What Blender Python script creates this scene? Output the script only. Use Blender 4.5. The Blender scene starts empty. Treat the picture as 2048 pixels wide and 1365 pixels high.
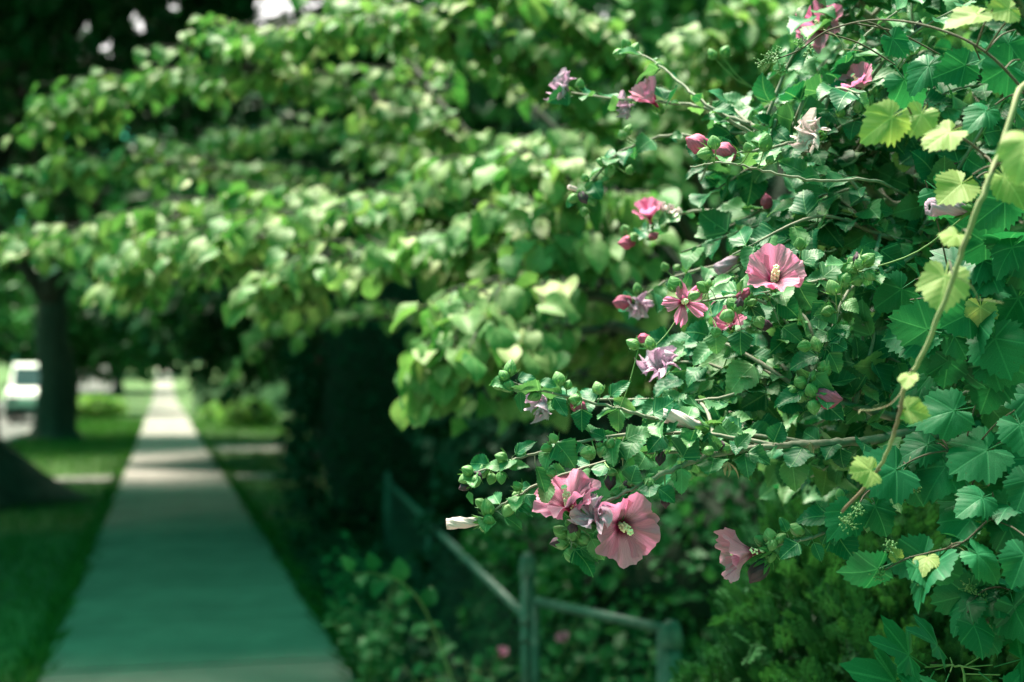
import bpy, math, random
import numpy as np
from mathutils import Vector, Matrix
PI = math.pi
rng = np.random.default_rng(7)
random.seed(7)
SC = bpy.context.scene
COL = SC.collection

# ------------------------------------------------------------------ camera
FPX = 2844.0                      # focal length in photo pixels (50 mm on 36 mm)
CAMZ = 1.55
PITCH = math.atan(74.0 / FPX)
cam = bpy.data.cameras.new('camera'); camo = bpy.data.objects.new('camera', cam); COL.objects.link(camo)
camo.location = (0, 0, CAMZ); camo.rotation_euler = (PI / 2 + PITCH, 0, 0)
cam.lens = 50.0; cam.sensor_width = 36.0; cam.clip_start = 0.05; cam.clip_end = 3000
cam.dof.use_dof = True; cam.dof.focus_distance = 1.87; cam.dof.aperture_fstop = 3.2; cam.dof.aperture_blades = 0
SC.camera = camo
CR = Matrix.Rotation(PITCH, 3, 'X')
def P(u, v, d):                   # a photo pixel at forward depth d -> world point
    return CR @ Vector(((u - 1024) / FPX * d, d, -(v - 682.5) / FPX * d)) + Vector((0, 0, CAMZ))
def to_px(p):
    q = CR.transposed() @ (Vector(p) - Vector((0, 0, CAMZ)))
    return 1024 + q.x / q.y * FPX, 682.5 - q.z / q.y * FPX, q.y

# ------------------------------------------------------------------ light
SUN_DIR = Vector((-0.22, 0.20, 0.92)).normalized()      # towards the sun
SUN_EL = math.asin(SUN_DIR.z); SUN_AZ = math.atan2(SUN_DIR.x, SUN_DIR.y)
W = bpy.data.worlds.new('World'); SC.world = W; W.use_nodes = True
nt = W.node_tree; nt.nodes.clear()
sky = nt.nodes.new('ShaderNodeTexSky'); sky.sky_type = 'NISHITA'; sky.sun_disc = False
sky.sun_elevation = SUN_EL; sky.sun_rotation = SUN_AZ; sky.air_density = 1.0; sky.dust_density = 4.0; sky.ozone_density = 1.0
bw = nt.nodes.new('ShaderNodeRGBToBW')
tint = nt.nodes.new('ShaderNodeMix'); tint.data_type = 'RGBA'; tint.blend_type = 'MULTIPLY'; tint.inputs[0].default_value = 1
tint.inputs[7].default_value = (0.13, 1.0, 0.60, 1)     # the photograph's green air
bg = nt.nodes.new('ShaderNodeBackground'); bg.inputs[1].default_value = 0.08
wo = nt.nodes.new('ShaderNodeOutputWorld')
nt.links.new(sky.outputs[0], bw.inputs[0]); nt.links.new(bw.outputs[0], tint.inputs[6])
nt.links.new(tint.outputs[2], bg.inputs[0]); nt.links.new(bg.outputs[0], wo.inputs[0])
sl = bpy.data.lights.new('sun', 'SUN'); sl.energy = 5.0; sl.angle = math.radians(20); sl.color = (1.0, 0.82, 0.70)
so = bpy.data.objects.new('sun', sl); COL.objects.link(so); so.location = (0, 0, 30)
so.rotation_euler = SUN_DIR.to_track_quat('Z', 'Y').to_euler()
vs = SC.view_settings; vs.view_transform = 'Standard'; vs.look = 'None'; vs.exposure = 2.05; vs.gamma = 1; vs.use_curve_mapping = False
cy = SC.cycles
cy.use_denoising = True; cy.max_bounces = 6; cy.diffuse_bounces = 4; cy.glossy_bounces = 2; cy.transmission_bounces = 4; cy.transparent_max_bounces = 4
cy.sample_clamp_indirect = 6; cy.caustics_reflective = False; cy.caustics_refractive = False

# ------------------------------------------------------------------ materials
def nodes_of(m):
    m.use_nodes = True; t = m.node_tree; t.nodes.clear(); return t
class N:
    def __init__(s, t): s.t = t
    def add(s, kind, **kw):
        n = s.t.nodes.new(kind)
        for k, v in kw.items(): setattr(n, k, v)
        return n
    def put(s, sock, v):
        if isinstance(v, bpy.types.NodeSocket): s.t.links.new(v, sock)
        else: sock.default_value = v
    def math(s, op, a, b=None, c=None, clamp=False):
        n = s.add('ShaderNodeMath', operation=op, use_clamp=clamp)
        s.put(n.inputs[0], a)
        if b is not None: s.put(n.inputs[1], b)
        if c is not None: s.put(n.inputs[2], c)
        return n.outputs[0]
    def ramp(s, x, lo, hi, a=0.0, b=1.0):
        n = s.add('ShaderNodeMapRange', interpolation_type='SMOOTHSTEP')
        s.put(n.inputs[0], x); s.put(n.inputs[1], lo); s.put(n.inputs[2], hi); s.put(n.inputs[3], a); s.put(n.inputs[4], b)
        return n.outputs[0]
    def mix(s, f, a, b, blend='MIX'):
        n = s.add('ShaderNodeMix', data_type='RGBA', blend_type=blend)
        s.put(n.inputs[0], f); s.put(n.inputs[6], a if isinstance(a, bpy.types.NodeSocket) else (*a, 1)); s.put(n.inputs[7], b if isinstance(b, bpy.types.NodeSocket) else (*b, 1))
        return n.outputs[2]
    def noise(s, scale, detail=3, vec=None, rough=0.5):
        n = s.add('ShaderNodeTexNoise'); n.inputs['Scale'].default_value = scale; n.inputs['Detail'].default_value = detail; n.inputs['Roughness'].default_value = rough
        if vec is not None: s.t.links.new(vec, n.inputs['Vector'])
        return n.outputs[0]
    def objco(s): return s.add('ShaderNodeTexCoord').outputs['Object']
    def gen(s, geo='Position'): return s.add('ShaderNodeNewGeometry').outputs[geo]
    def bump(s, h, strength, dist=0.002):
        n = s.add('ShaderNodeBump'); n.inputs['Strength'].default_value = strength; n.inputs['Distance'].default_value = dist
        s.t.links.new(h, n.inputs['Height']); return n.outputs[0]

def leaf_mat(name, dark, light, spacing=0.9, trans=0.35, rough=0.45, veins=True, blot=0.0, yellow=None, tcol=None, spec=0.28, vb=0.0005, skew=1.0):
    """Leaf: colour varies leaf by leaf, veins from the blade's own plane coordinates."""
    m = bpy.data.materials.new(name); t = nodes_of(m); n = N(t)
    at = n.add('ShaderNodeAttribute', attribute_name='tint').outputs['Fac']
    oi = n.add('ShaderNodeObjectInfo').outputs['Random']
    r = n.math('FRACT', n.math('ADD', at, oi))
    col = n.mix(n.math('POWER', r, skew), dark, light)
    big = n.noise(1.3 if not veins else 14.0, 2, n.gen())
    col = n.mix(n.ramp(big, 0.35, 0.7, 0.0, 0.35), col, tuple(c * 0.55 for c in dark))
    if yellow:
        col = n.mix(n.ramp(r, 0.86, 1.0), col, yellow)
    nrm = None
    if veins:
        uv = n.add('ShaderNodeUVMap').outputs[0]
        sp = n.add('ShaderNodeSeparateXYZ'); t.links.new(uv, sp.inputs[0])
        x = n.math('SUBTRACT', sp.outputs[0], 0.5); y = sp.outputs[1]
        ax = n.math('ABSOLUTE', x)
        rad = n.math('SQRT', n.math('ADD', n.math('MULTIPLY', x, x), n.math('MULTIPLY', y, y)))
        ang = n.math('ARCTAN2', ax, y)
        d1 = n.math('MULTIPLY', rad, n.math('PINGPONG', ang, spacing / 2))
        main = n.ramp(d1, 0.004, 0.022, 1.0, 0.0)
        w = n.math('SUBTRACT', n.math('MULTIPLY', y, 7.0), n.math('MULTIPLY', ax, 5.5))
        d2 = n.math('PINGPONG', w, 0.5)
        sec = n.ramp(d2, 0.02, 0.09, 1.0, 0.0)
        vein = n.math('MAXIMUM', main, n.math('MULTIPLY', sec, 0.22))
        fine = n.noise(55, 3, uv)
        col = n.mix(n.math('MULTIPLY', vein, 0.38), col, tuple(min(1, c * 1.7 + 0.05) for c in light))
        col = n.mix(n.ramp(fine, 0.35, 0.75, 0.0, 0.4), col, tuple(c * 0.6 for c in dark))
        if blot:
            col = n.mix(n.ramp(n.noise(9, 2, uv), 0.66, 0.72, 0, blot), col, (0.10, 0.07, 0.02))
        puff = n.math('ADD', n.math('MULTIPLY', n.ramp(d2, 0.0, 0.45), 0.45), n.math('ADD', n.math('MULTIPLY', main, -0.6), n.math('MULTIPLY', fine, 0.5)))
        nrm = n.bump(puff, 0.6, vb)
    p = n.add('ShaderNodeBsdfPrincipled'); n.put(p.inputs['Base Color'], col); p.inputs['Roughness'].default_value = rough
    p.inputs['Specular IOR Level'].default_value = spec if veins else 0.12
    tr = n.add('ShaderNodeBsdfTranslucent')
    tc = n.mix(1.0, col, tcol or (1.25, 1.3, 0.7), 'MULTIPLY'); n.put(tr.inputs[0], tc)
    if nrm is not None: t.links.new(nrm, p.inputs['Normal']); t.links.new(nrm, tr.inputs['Normal'])
    mx = n.add('ShaderNodeMixShader'); mx.inputs[0].default_value = trans
    t.links.new(p.outputs[0], mx.inputs[1]); t.links.new(tr.outputs[0], mx.inputs[2])
    o = n.add('ShaderNodeOutputMaterial'); t.links.new(mx.outputs[0], o.inputs[0])
    return m

def petal_mat(name, base, throat, vein, trans=0.45, tcol=(1.0, 0.72, 0.95), blotch=None):
    m = bpy.data.materials.new(name); t = nodes_of(m); n = N(t)
    uv = n.add('ShaderNodeUVMap').outputs[0]
    sp = n.add('ShaderNodeSeparateXYZ'); t.links.new(uv, sp.inputs[0])
    s = sp.outputs[1]; x = sp.outputs[0]
    wob = n.noise(6, 2, uv)
    ph = n.math('ADD', n.math('MULTIPLY', x, 15.0), n.math('MULTIPLY', wob, 1.4))
    d = n.math('PINGPONG', ph, 0.5)
    line = n.math('MULTIPLY', n.ramp(d, 0.0, 0.16, 1.0, 0.0), n.ramp(s, 0.95, 0.15, 0.15, 0.75))
    oi = n.add('ShaderNodeObjectInfo').outputs['Random']
    col = n.mix(n.math('MULTIPLY', oi, 0.45), base, tuple(c * k for c, k in zip(base, (0.85, 0.62, 0.78))))
    col = n.mix(line, col, vein)
    col = n.mix(n.ramp(n.math('ADD', s, n.math('MULTIPLY', line, -0.18)), 0.42, 0.16), col, throat)
    if blotch: col = n.mix(n.ramp(n.noise(7, 3, uv), 0.52, 0.66, 0, 0.8), col, blotch)
    h = n.math('ADD', n.math('MULTIPLY', d, 1.0), n.math('MULTIPLY', n.noise(26, 3, uv), 0.9))
    nrm = n.bump(h, 0.45, 0.0013)
    p = n.add('ShaderNodeBsdfPrincipled'); n.put(p.inputs['Base Color'], col); p.inputs['Roughness'].default_value = 0.6
    p.inputs['Specular IOR Level'].default_value = 0.25
    tr = n.add('ShaderNodeBsdfTranslucent'); n.put(tr.inputs[0], n.mix(1.0, col, tcol, 'MULTIPLY'))
    t.links.new(nrm, p.inputs['Normal']); t.links.new(nrm, tr.inputs['Normal'])
    mx = n.add('ShaderNodeMixShader'); mx.inputs[0].default_value = trans
    t.links.new(p.outputs[0], mx.inputs[1]); t.links.new(tr.outputs[0], mx.inputs[2])
    o = n.add('ShaderNodeOutputMaterial'); t.links.new(mx.outputs[0], o.inputs[0])
    return m

def rough_mat(name, a, b, scale, rough=0.85, bump=0.4, dist=0.01, c=None, cscale=1.0, detail=6, stretch=None, metal=0.0):
    m = bpy.data.materials.new(name); t = nodes_of(m); n = N(t)
    co = n.objco()
    if stretch:
        mp = n.add('ShaderNodeMapping'); mp.inputs['Scale'].default_value = stretch; t.links.new(co, mp.inputs[0]); co = mp.outputs[0]
    f = n.noise(scale, detail, co, 0.65)
    oi = n.add('ShaderNodeObjectInfo').outputs['Random']
    col = n.mix(n.ramp(f, 0.3, 0.7), a, b)
    col = n.mix(n.math('MULTIPLY', oi, 0.3), col, tuple(v * 0.75 for v in a))
    if c is not None: col = n.mix(n.ramp(n.noise(cscale, 4, co), 0.45, 0.7), col, c)
    p = n.add('ShaderNodeBsdfPrincipled'); n.put(p.inputs['Base Color'], col); p.inputs['Roughness'].default_value = rough; p.inputs['Metallic'].default_value = metal
    t.links.new(n.bump(f, bump, dist), p.inputs['Normal'])
    o = n.add('ShaderNodeOutputMaterial'); t.links.new(p.outputs[0], o.inputs[0])
    return m

M = {}
M['hib'] = leaf_mat('hibiscus_leaf', (0.008, 0.13, 0.058), (0.18, 0.36, 0.16), 1.0, 0.28, 0.46, blot=0.4, skew=2.2)
M['grape'] = leaf_mat('grape_leaf', (0.010, 0.135, 0.06), (0.03, 0.21, 0.09), 0.95, 0.35, 0.5, blot=0.3, vb=0.0005)
M['grape_pale'] = leaf_mat('grape_leaf_pale', (0.25, 0.36, 0.11), (0.37, 0.45, 0.19), 0.95, 0.42, 0.55)
M['maple'] = leaf_mat('maple_leaf', (0.012, 0.15, 0.06), (0.02, 0.19, 0.075), 0.75, 0.3, 0.45)
M['redbud'] = leaf_mat('redbud_leaf', (0.06, 0.21, 0.06), (0.31, 0.39, 0.17), 0.8, 0.36, 0.52, yellow=(0.38, 0.43, 0.21), vb=0.0012, tcol=(0.85, 1.2, 0.6), skew=1.2)
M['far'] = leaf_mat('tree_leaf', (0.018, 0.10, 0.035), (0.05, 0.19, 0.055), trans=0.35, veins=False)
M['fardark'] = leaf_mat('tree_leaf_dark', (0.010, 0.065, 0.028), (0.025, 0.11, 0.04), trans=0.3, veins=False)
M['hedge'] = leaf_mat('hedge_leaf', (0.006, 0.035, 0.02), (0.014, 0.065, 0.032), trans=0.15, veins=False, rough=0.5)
M['shrub'] = leaf_mat('shrub_leaf', (0.015, 0.11, 0.04), (0.045, 0.19, 0.07), trans=0.35, veins=False)
M['lime'] = leaf_mat('lime_leaf', (0.10, 0.26, 0.05), (0.20, 0.36, 0.08), trans=0.4, veins=False)
M['cedar'] = leaf_mat('cedar_scale', (0.010, 0.065, 0.024), (0.036, 0.145, 0.042), trans=0.25, veins=False, rough=0.6)
M['grassb'] = leaf_mat('grass_blade', (0.02, 0.09, 0.022), (0.075, 0.19, 0.042), trans=0.35, veins=False, rough=0.6)
M['bud'] = leaf_mat('bud_green', (0.12, 0.29, 0.10), (0.26, 0.42, 0.20), 0.6, 0.2, 0.5)
M['sepal'] = leaf_mat('sepal_green', (0.05, 0.20, 0.07), (0.14, 0.28, 0.09), 0.6, 0.25, 0.5)
M['petal'] = petal_mat('pink_petal', (0.82, 0.36, 0.54), (0.20, 0.012, 0.06), (0.52, 0.12, 0.32))
M['spent'] = petal_mat('spent_petal', (0.66, 0.48, 0.64), (0.50, 0.32, 0.44), (0.45, 0.28, 0.42), 0.3, (0.9, 0.8, 0.9))
M['rolled'] = petal_mat('rolled_petal', (0.78, 0.70, 0.70), (0.60, 0.48, 0.52), (0.58, 0.44, 0.50), 0.3, (0.9, 0.8, 0.85))
M['pinkbud'] = petal_mat('pink_bud', (0.60, 0.14, 0.28), (0.45, 0.08, 0.18), (0.36, 0.05, 0.14), 0.2)
M['darkbud'] = petal_mat('withered_petal', (0.09, 0.05, 0.08), (0.05, 0.03, 0.05), (0.04, 0.02, 0.04), 0.1)
M['stamen'] = rough_mat('stamen_cream', (0.95, 0.88, 0.66), (0.86, 0.76, 0.52), 90, 0.7, 0.3, 0.001)
M['twig'] = rough_mat('twig_bark', (0.13, 0.15, 0.11), (0.26, 0.26, 0.21), 60, 0.8, 0.5, 0.002, stretch=(1, 1, 1))
M['gtwig'] = rough_mat('green_stalk', (0.10, 0.22, 0.07), (0.17, 0.28, 0.10), 50, 0.7, 0.2, 0.001)
M['vine'] = rough_mat('vine_stem', (0.22, 0.25, 0.12), (0.30, 0.30, 0.17), 40, 0.75, 0.3, 0.001, c=(0.16, 0.10, 0.07), cscale=12)
M['vinetwig'] = rough_mat('vine_twig', (0.05, 0.045, 0.03), (0.10, 0.08, 0.055), 50, 0.8, 0.3, 0.001)
M['limb'] = rough_mat('limb_bark', (0.02, 0.024, 0.018), (0.04, 0.045, 0.035), 20, 0.9, 0.4, 0.004)
M['bark'] = rough_mat('tree_bark', (0.022, 0.026, 0.022), (0.055, 0.058, 0.048), 7, 0.95, 0.9, 0.05, stretch=(1, 1, 0.18))
M['concrete'] = rough_mat('concrete', (0.17, 0.16, 0.148), (0.23, 0.22, 0.20), 3.5, 0.9, 0.25, 0.004, c=(0.14, 0.135, 0.125), cscale=1.4, detail=10)
M['soil'] = rough_mat('lawn_ground', (0.034, 0.085, 0.020), (0.075, 0.15, 0.034), 5.0, 0.95, 0.8, 0.03, c=(0.035, 0.06, 0.022), cscale=0.6, detail=8)
M['asphalt'] = rough_mat('asphalt', (0.055, 0.055, 0.055), (0.08, 0.08, 0.08), 12, 0.9, 0.4, 0.01)
M['galv'] = rough_mat('painted_fence_steel', (0.022, 0.075, 0.062), (0.04, 0.11, 0.09), 30, 0.5, 0.2, 0.001, c=(0.09, 0.14, 0.125), cscale=18, metal=0.1)
M['wire'] = rough_mat('fence_wire', (0.012, 0.045, 0.036), (0.025, 0.07, 0.055), 30, 0.6, 0.2, 0.001)
M['wood'] = rough_mat('weathered_board', (0.46, 0.38, 0.32), (0.60, 0.51, 0.44), 9, 0.85, 0.4, 0.01, stretch=(4, 4, 0.5))
M['van'] = rough_mat('white_paint', (0.78, 0.78, 0.76), (0.82, 0.82, 0.80), 2, 0.3, 0.02, 0.001)
M['glass'] = rough_mat('dark_glass', (0.03, 0.05, 0.06), (0.05, 0.07, 0.08), 2, 0.08, 0.0, 0.001)
M['rubber'] = rough_mat('rubber', (0.02, 0.02, 0.02), (0.03, 0.03, 0.03), 20, 0.8, 0.1, 0.002)
M['lamp'] = rough_mat('red_lens', (0.45, 0.03, 0.03), (0.5, 0.04, 0.04), 5, 0.3, 0.0, 0.001)
M['core'] = rough_mat('dark_core_fill', (0.006, 0.018, 0.010), (0.012, 0.03, 0.016), 9, 0.95, 0.6, 0.03)  # near-black fill for the solid cores added inside the shrubs
M['dry'] = rough_mat('dry_husk', (0.32, 0.25, 0.16), (0.48, 0.40, 0.28), 60, 0.85, 0.4, 0.001)

# ------------------------------------------------------------------ mesh helpers
def make_mesh(name, V, F, mats, UV=None, tint=None, mi=None, smooth=True):
    V = np.asarray(V, np.float32); F = np.asarray(F, np.int32)
    me = bpy.data.meshes.new(name)
    me.vertices.add(len(V)); me.vertices.foreach_set('co', V.ravel())
    me.loops.add(len(F) * 3); me.loops.foreach_set('vertex_index', F.ravel())
    me.polygons.add(len(F)); me.polygons.foreach_set('loop_start', np.arange(0, len(F) * 3, 3, dtype=np.int32))
    if UV is not None:
        u = me.uv_layers.new(name='UVMap'); u.data.foreach_set('uv', np.asarray(UV, np.float32)[F.ravel()].ravel())
    if tint is not None:
        a = me.attributes.new('tint', 'FLOAT', 'POINT'); a.data.foreach_set('value', np.asarray(tint, np.float32))
    for m in (mats if isinstance(mats, (list, tuple)) else [mats]): me.materials.append(m)
    if mi is not None: me.polygons.foreach_set('material_index', np.asarray(mi, np.int32))
    me.polygons.foreach_set('use_smooth', np.full(len(F), smooth))
    me.update(calc_edges=True); me.validate()
    return me
def link(name, me, parent=None, M4=None):
    o = bpy.data.objects.new(name, me); COL.objects.link(o)
    if parent is not None:
        o.parent = parent
        M4 = Matrix.Translation(-parent.location) @ (M4 or Matrix()) if parent.type == 'EMPTY' and parent.parent is None else (M4 or Matrix())
    if M4 is not None: o.matrix_basis = M4
    return o
def root(name, loc, label, cat, group=None):
    o = bpy.data.objects.new(name, None); COL.objects.link(o); o.location = loc; o.empty_display_size = 0.1
    o['label'] = label; o['category'] = cat
    if group: o['group'] = group
    return o
def tagk(o, kind, label=None):
    o['kind'] = kind
    if label: o['label'] = label
    return o
class Soup:                        # collects triangle pieces into one mesh
    def __init__(s): s.V = []; s.F = []; s.U = []; s.T = []; s.n = 0
    def add(s, V, F, U=None, t=0.0):
        V = np.asarray(V, float); s.V.append(V); s.F.append(np.asarray(F, int) + s.n); s.n += len(V)
        s.U.append(np.zeros((len(V), 2)) if U is None else np.asarray(U)); s.T.append(np.full(len(V), t) if np.isscalar(t) else t)
    def inst(s, T, mats, tints):   # many copies of a template; mats (N,4,4)
        V, F, U = T; n = len(V); mats = np.asarray(mats); k = len(mats)
        if k == 0: return
        W = np.einsum('kij,nj->kni', mats[:, :3, :3], V) + mats[:, None, :3, 3]
        s.V.append(W.reshape(-1, 3)); s.F.append((F[None] + (np.arange(k) * n)[:, None, None]).reshape(-1, 3) + s.n); s.n += k * n
        s.U.append(np.tile(U, (k, 1))); s.T.append(np.repeat(np.asarray(tints), n))
    def mesh(s, name, mat, smooth=True):
        return make_mesh(name, np.concatenate(s.V), np.concatenate(s.F), mat, np.concatenate(s.U), np.concatenate(s.T), smooth=smooth)
def grid_faces(nu, nv, wrap=False):
    F = []
    for i in range(nu - 1):
        for j in range(nv if wrap else nv - 1):
            a = i * nv + j; b = i * nv + (j + 1) % nv; c = a + nv; d = b + nv
            F += [(a, b, d), (a, d, c)]
    return np.array(F)
def catmull(pts, n):
    p = np.asarray(pts, float); p = np.vstack([2 * p[0] - p[1], p, 2 * p[-1] - p[-2]]); out = []
    for i in range(1, len(p) - 2):
        t = np.linspace(0, 1, n, endpoint=False)[:, None]
        a, b, c, d = p[i - 1], p[i], p[i + 1], p[i + 2]
        out.append(0.5 * (2 * b + (c - a) * t + (2 * a - 5 * b + 4 * c - d) * t**2 + (3 * b - a - 3 * c + d) * t**3))
    out.append(p[-2][None]); return np.vstack(out)
def tube(path, rad, k=6, cap=True):
    path = np.asarray(path, float); n = len(path); rad = np.broadcast_to(rad, (n,)).astype(float)
    T = np.gradient(path, axis=0); T /= np.linalg.norm(T, axis=1)[:, None] + 1e-9
    u = np.cross(T[0], (0.3, 0.2, 0.93)); u /= np.linalg.norm(u) + 1e-9; V = []
    for i in range(n):
        u = u - T[i] * np.dot(u, T[i]); u /= np.linalg.norm(u) + 1e-9; w = np.cross(T[i], u)
        a = np.arange(k) * 2 * PI / k
        V.append(path[i] + rad[i] * (np.cos(a)[:, None] * u + np.sin(a)[:, None] * w))
    V = np.vstack(V); F = grid_faces(n, k, True)
    if cap:
        V = np.vstack([V, path[0], path[-1]]); c0 = n * k; c1 = c0 + 1
        F = np.vstack([F, [(c0, (j + 1) % k, j) for j in range(k)], [(c1, (n - 1) * k + j, (n - 1) * k + (j + 1) % k) for j in range(k)]])
    return V, F
def lathe(prof, k, twist=0.0, ridge=0.0, nr=5, jit=0.0, seed=0):
    r_ = np.random.default_rng(seed); V = []
    for i, (r, z) in enumerate(prof):
        a = np.arange(k) * 2 * PI / k + twist * z
        rr = r * (1 + ridge * np.cos(nr * (a - twist * z)) + jit * r_.normal(size=k))
        V.append(np.stack([rr * np.cos(a), rr * np.sin(a), np.full(k, z)], 1))
    V = np.vstack(V); U = np.stack([np.tile(np.arange(k) / k, len(prof)), np.repeat(np.linspace(0, 1, len(prof)), k)], 1)
    return V, grid_faces(len(prof), k, True), U
def box(c, s, rz=0.0):
    c = np.asarray(c, float); h = np.asarray(s, float) / 2
    V = np.array([(x, y, z) for x in (-1, 1) for y in (-1, 1) for z in (-1, 1)]) * h
    ca, sa = math.cos(rz), math.sin(rz); V = np.stack([V[:, 0] * ca - V[:, 1] * sa, V[:, 0] * sa + V[:, 1] * ca, V[:, 2]], 1) + c
    Q = [(0, 1, 3, 2), (4, 6, 7, 5), (0, 4, 5, 1), (2, 3, 7, 6), (0, 2, 6, 4), (1, 5, 7, 3)]
    return V, np.array([t for q in Q for t in ((q[0], q[1], q[2]), (q[0], q[2], q[3]))])
def frame(pos, d, nrm, s, sx=1.0):
    """leaf matrix: +Y along d, +Z near nrm"""
    y = Vector(d).normalized(); z = Vector(nrm); z = z - y * z.dot(y)
    if z.length < 1e-4: z = Vector((0, 0, 1)) - y * y.z + Vector((1e-3, 0, 0))
    z.normalize(); x = y.cross(z)
    m = Matrix(((x.x * s * sx, y.x * s, z.x * s, pos[0]), (x.y * s * sx, y.y * s, z.y * s, pos[1]), (x.z * s * sx, y.z * s, z.z * s, pos[2]), (0, 0, 0, 1)))
    return m
def frames_np(pos, d, nrm, s):
    y = d / np.linalg.norm(d, axis=1)[:, None]; z = nrm - y * (nrm * y).sum(1)[:, None]; z /= np.linalg.norm(z, axis=1)[:, None] + 1e-9
    x = np.cross(y, z); Mx = np.zeros((len(pos), 4, 4)); s = np.asarray(s)[:, None]
    Mx[:, :3, 0] = x * s; Mx[:, :3, 1] = y * s; Mx[:, :3, 2] = z * s; Mx[:, :3, 3] = pos; Mx[:, 3, 3] = 1
    return Mx
def unit(v): v = np.asarray(v, float); return v / (np.linalg.norm(v, axis=-1, keepdims=True) + 1e-9)

# ---- leaf templates: origin = foot of the stalk, blade along +Y, face +Z, UV = blade plane
def strip_leaf(rows, wfun, stalk=0.18, cup=0.25, curl=0.25, teeth=0.0, nteeth=0, wave=0.0, seed=0, cols=(-1, -0.5, 0, 0.5, 1), heart=0.0):
    r_ = np.random.default_rng(seed); V = []; U = []
    ph = r_.uniform(0, 6.28, 4); tw = r_.normal(0, 0.12)
    for i in range(rows):
        t = i / (rows - 1)
        for c in cols:
            w = wfun(t)
            if abs(c) == 1 and teeth and 0 < i < rows - 1: w += teeth * (0.5 if i % 2 else -0.5)
            x = c * w; y = t
            y -= heart * (abs(c) ** 1.5) * max(0, 1 - t * 3.2)       # lobes reach back past the stalk
            z = cup * abs(x) - curl * (t - 0.3) ** 2 * (1 if t > 0.3 else 0) + wave * math.sin(ph[0] + 9 * t + 2 * c) * abs(c) + tw * x * (t - 0.2)
            V.append((x, y + stalk, z)); U.append((0.5 + x, max(y, 0)))
    V = np.array(V); F = grid_faces(rows, len(cols)); U = np.array(U)
    F = F[:, ::-1]
    if stalk > 0:
        b = len(V); w = 0.011
        S = np.array([(-w, 0, 0), (w, 0, 0), (0, 0, w * 1.6), (-w, stalk * 1.15, 0), (w, stalk * 1.15, 0), (0, stalk * 1.15, w * 1.6)])
        SF = np.array([(0, 1, 4), (0, 4, 3), (1, 2, 5), (1, 5, 4), (2, 0, 3), (2, 3, 5)]) + b
        V = np.vstack([V, S]); F = np.vstack([F, SF]); U = np.vstack([U, np.tile((0.5, 0.3), (6, 1))])
    return V, F, U
def hib_w(t):
    return max(0.004, float(np.interp(t, [0, 0.05, 0.14, 0.26, 0.38, 0.46, 0.54, 0.66, 0.8, 0.92, 1.0], [0.07, 0.19, 0.34, 0.44, 0.43, 0.34, 0.32, 0.29, 0.21, 0.10, 0.0])))
def oval_w(t): return max(0.004, 0.42 * math.sin(PI * t ** 0.72) ** 0.8)
def heart_w(t): return max(0.004, 0.52 * (math.sin(PI * min(1, (t + 0.16) / 1.16)) ** 0.85) * (1 - 0.25 * t)) if t < 1 else 0.004
T_HIB = [strip_leaf(20, lambda t, k=k: hib_w(t) * k, 0.16, c, cu, 0.05, 1, 0.05, sd) for k, c, cu, sd in
         ((1.0, 0.28, 0.35, 1), (1.12, 0.12, 0.6, 2), (0.9, 0.5, 0.2, 3), (1.2, 0.2, -0.25, 4))]
T_HIB += [strip_leaf(18, lambda t, k=k: oval_w(t) * k, 0.14, c, cu, 0.045, 1, 0.05, sd) for k, c, cu, sd in ((0.95, 0.3, 0.4, 5), (1.1, 0.15, 0.7, 6), (0.8, 0.45, 0.1, 7))]
T_HEART = [strip_leaf(8, heart_w, 0.28, c, cu, 0, 0, 0.04, sd, heart=0.12) for c, cu, sd in ((0.30, 0.5, 1), (0.55, 0.35, 2), (0.15, 0.8, 3), (-0.15, 0.6, 4))]
T_OVAL = [strip_leaf(5, oval_w, 0.1, 0.3, 0.4, 0, 0, 0.03, sd, cols=(-1, 0, 1)) for sd in (1, 2)]
def palmate(lobes, depth, nper, teeth, droop, seed, heart=2.75, stalk=0.35):
    """broad leaf with a tip per lobe angle; fan of rings about the stalk joint"""
    r_ = np.random.default_rng(seed); A = np.linspace(-heart, heart, nper); R = []
    for i, a in enumerate(A):
        r = 0.0
        for la, lr in lobes:
            for sgn in ((1, -1) if la > 0 else (1,)):
                dd = abs(a - sgn * la); r = max(r, lr * (1 - depth * min(1, dd / 0.42)) - 0.25 * max(0, dd - 0.42))
        r = max(r, 0.22)
        R.append(r * (1 + teeth * (0.5 if i % 2 else -0.5)) * (1 + 0.03 * r_.normal()))
    R = np.array(R); V = [(0, 0, 0)]; U = [(0.5, 0.0)]; rings = (0.4, 0.75, 1.0); ph = r_.uniform(0, 6.28, 3)
    for q in rings:
        for i, a in enumerate(A):
            r = R[i] * (q if q == 1 else q * (0.75 + 0.25 * R.mean() / R[i]))
            x = r * math.sin(a); y = r * math.cos(a)
            z = -droop * r * r + 0.10 * abs(x) + 0.05 * q * math.sin(3 * a + ph[0]) + 0.010 * q * math.sin(7 * a + ph[1])
            V.append((x, y + stalk, z)); U.append((0.5 + x, y if y > 0 else abs(y)))
    n = len(A); F = [(0, 1 + i + 1, 1 + i) for i in range(n - 1)]
    for k in range(2):
        b = 1 + k * n
        for i in range(n - 1): F += [(b + i, b + i + 1, b + n + i + 1), (b + i, b + n + i + 1, b + n + i)]
    V = np.array(V); V[0, 1] = stalk; F = np.array(F); b = len(V); w = 0.012
    S = np.array([(-w, 0, -0.06), (w, 0, -0.06), (0, 0, w - 0.06), (-w, stalk, 0), (w, stalk, 0), (0, stalk, w * 1.6)])
    F = np.vstack([F, np.array([(0, 1, 4), (0, 4, 3), (1, 2, 5), (1, 5, 4), (2, 0, 3), (2, 3, 5)]) + b])
    V = np.vstack([V, S]); U = np.vstack([np.array(U), np.tile((0.5, 0.3), (6, 1))])
    return V, F, U
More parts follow.
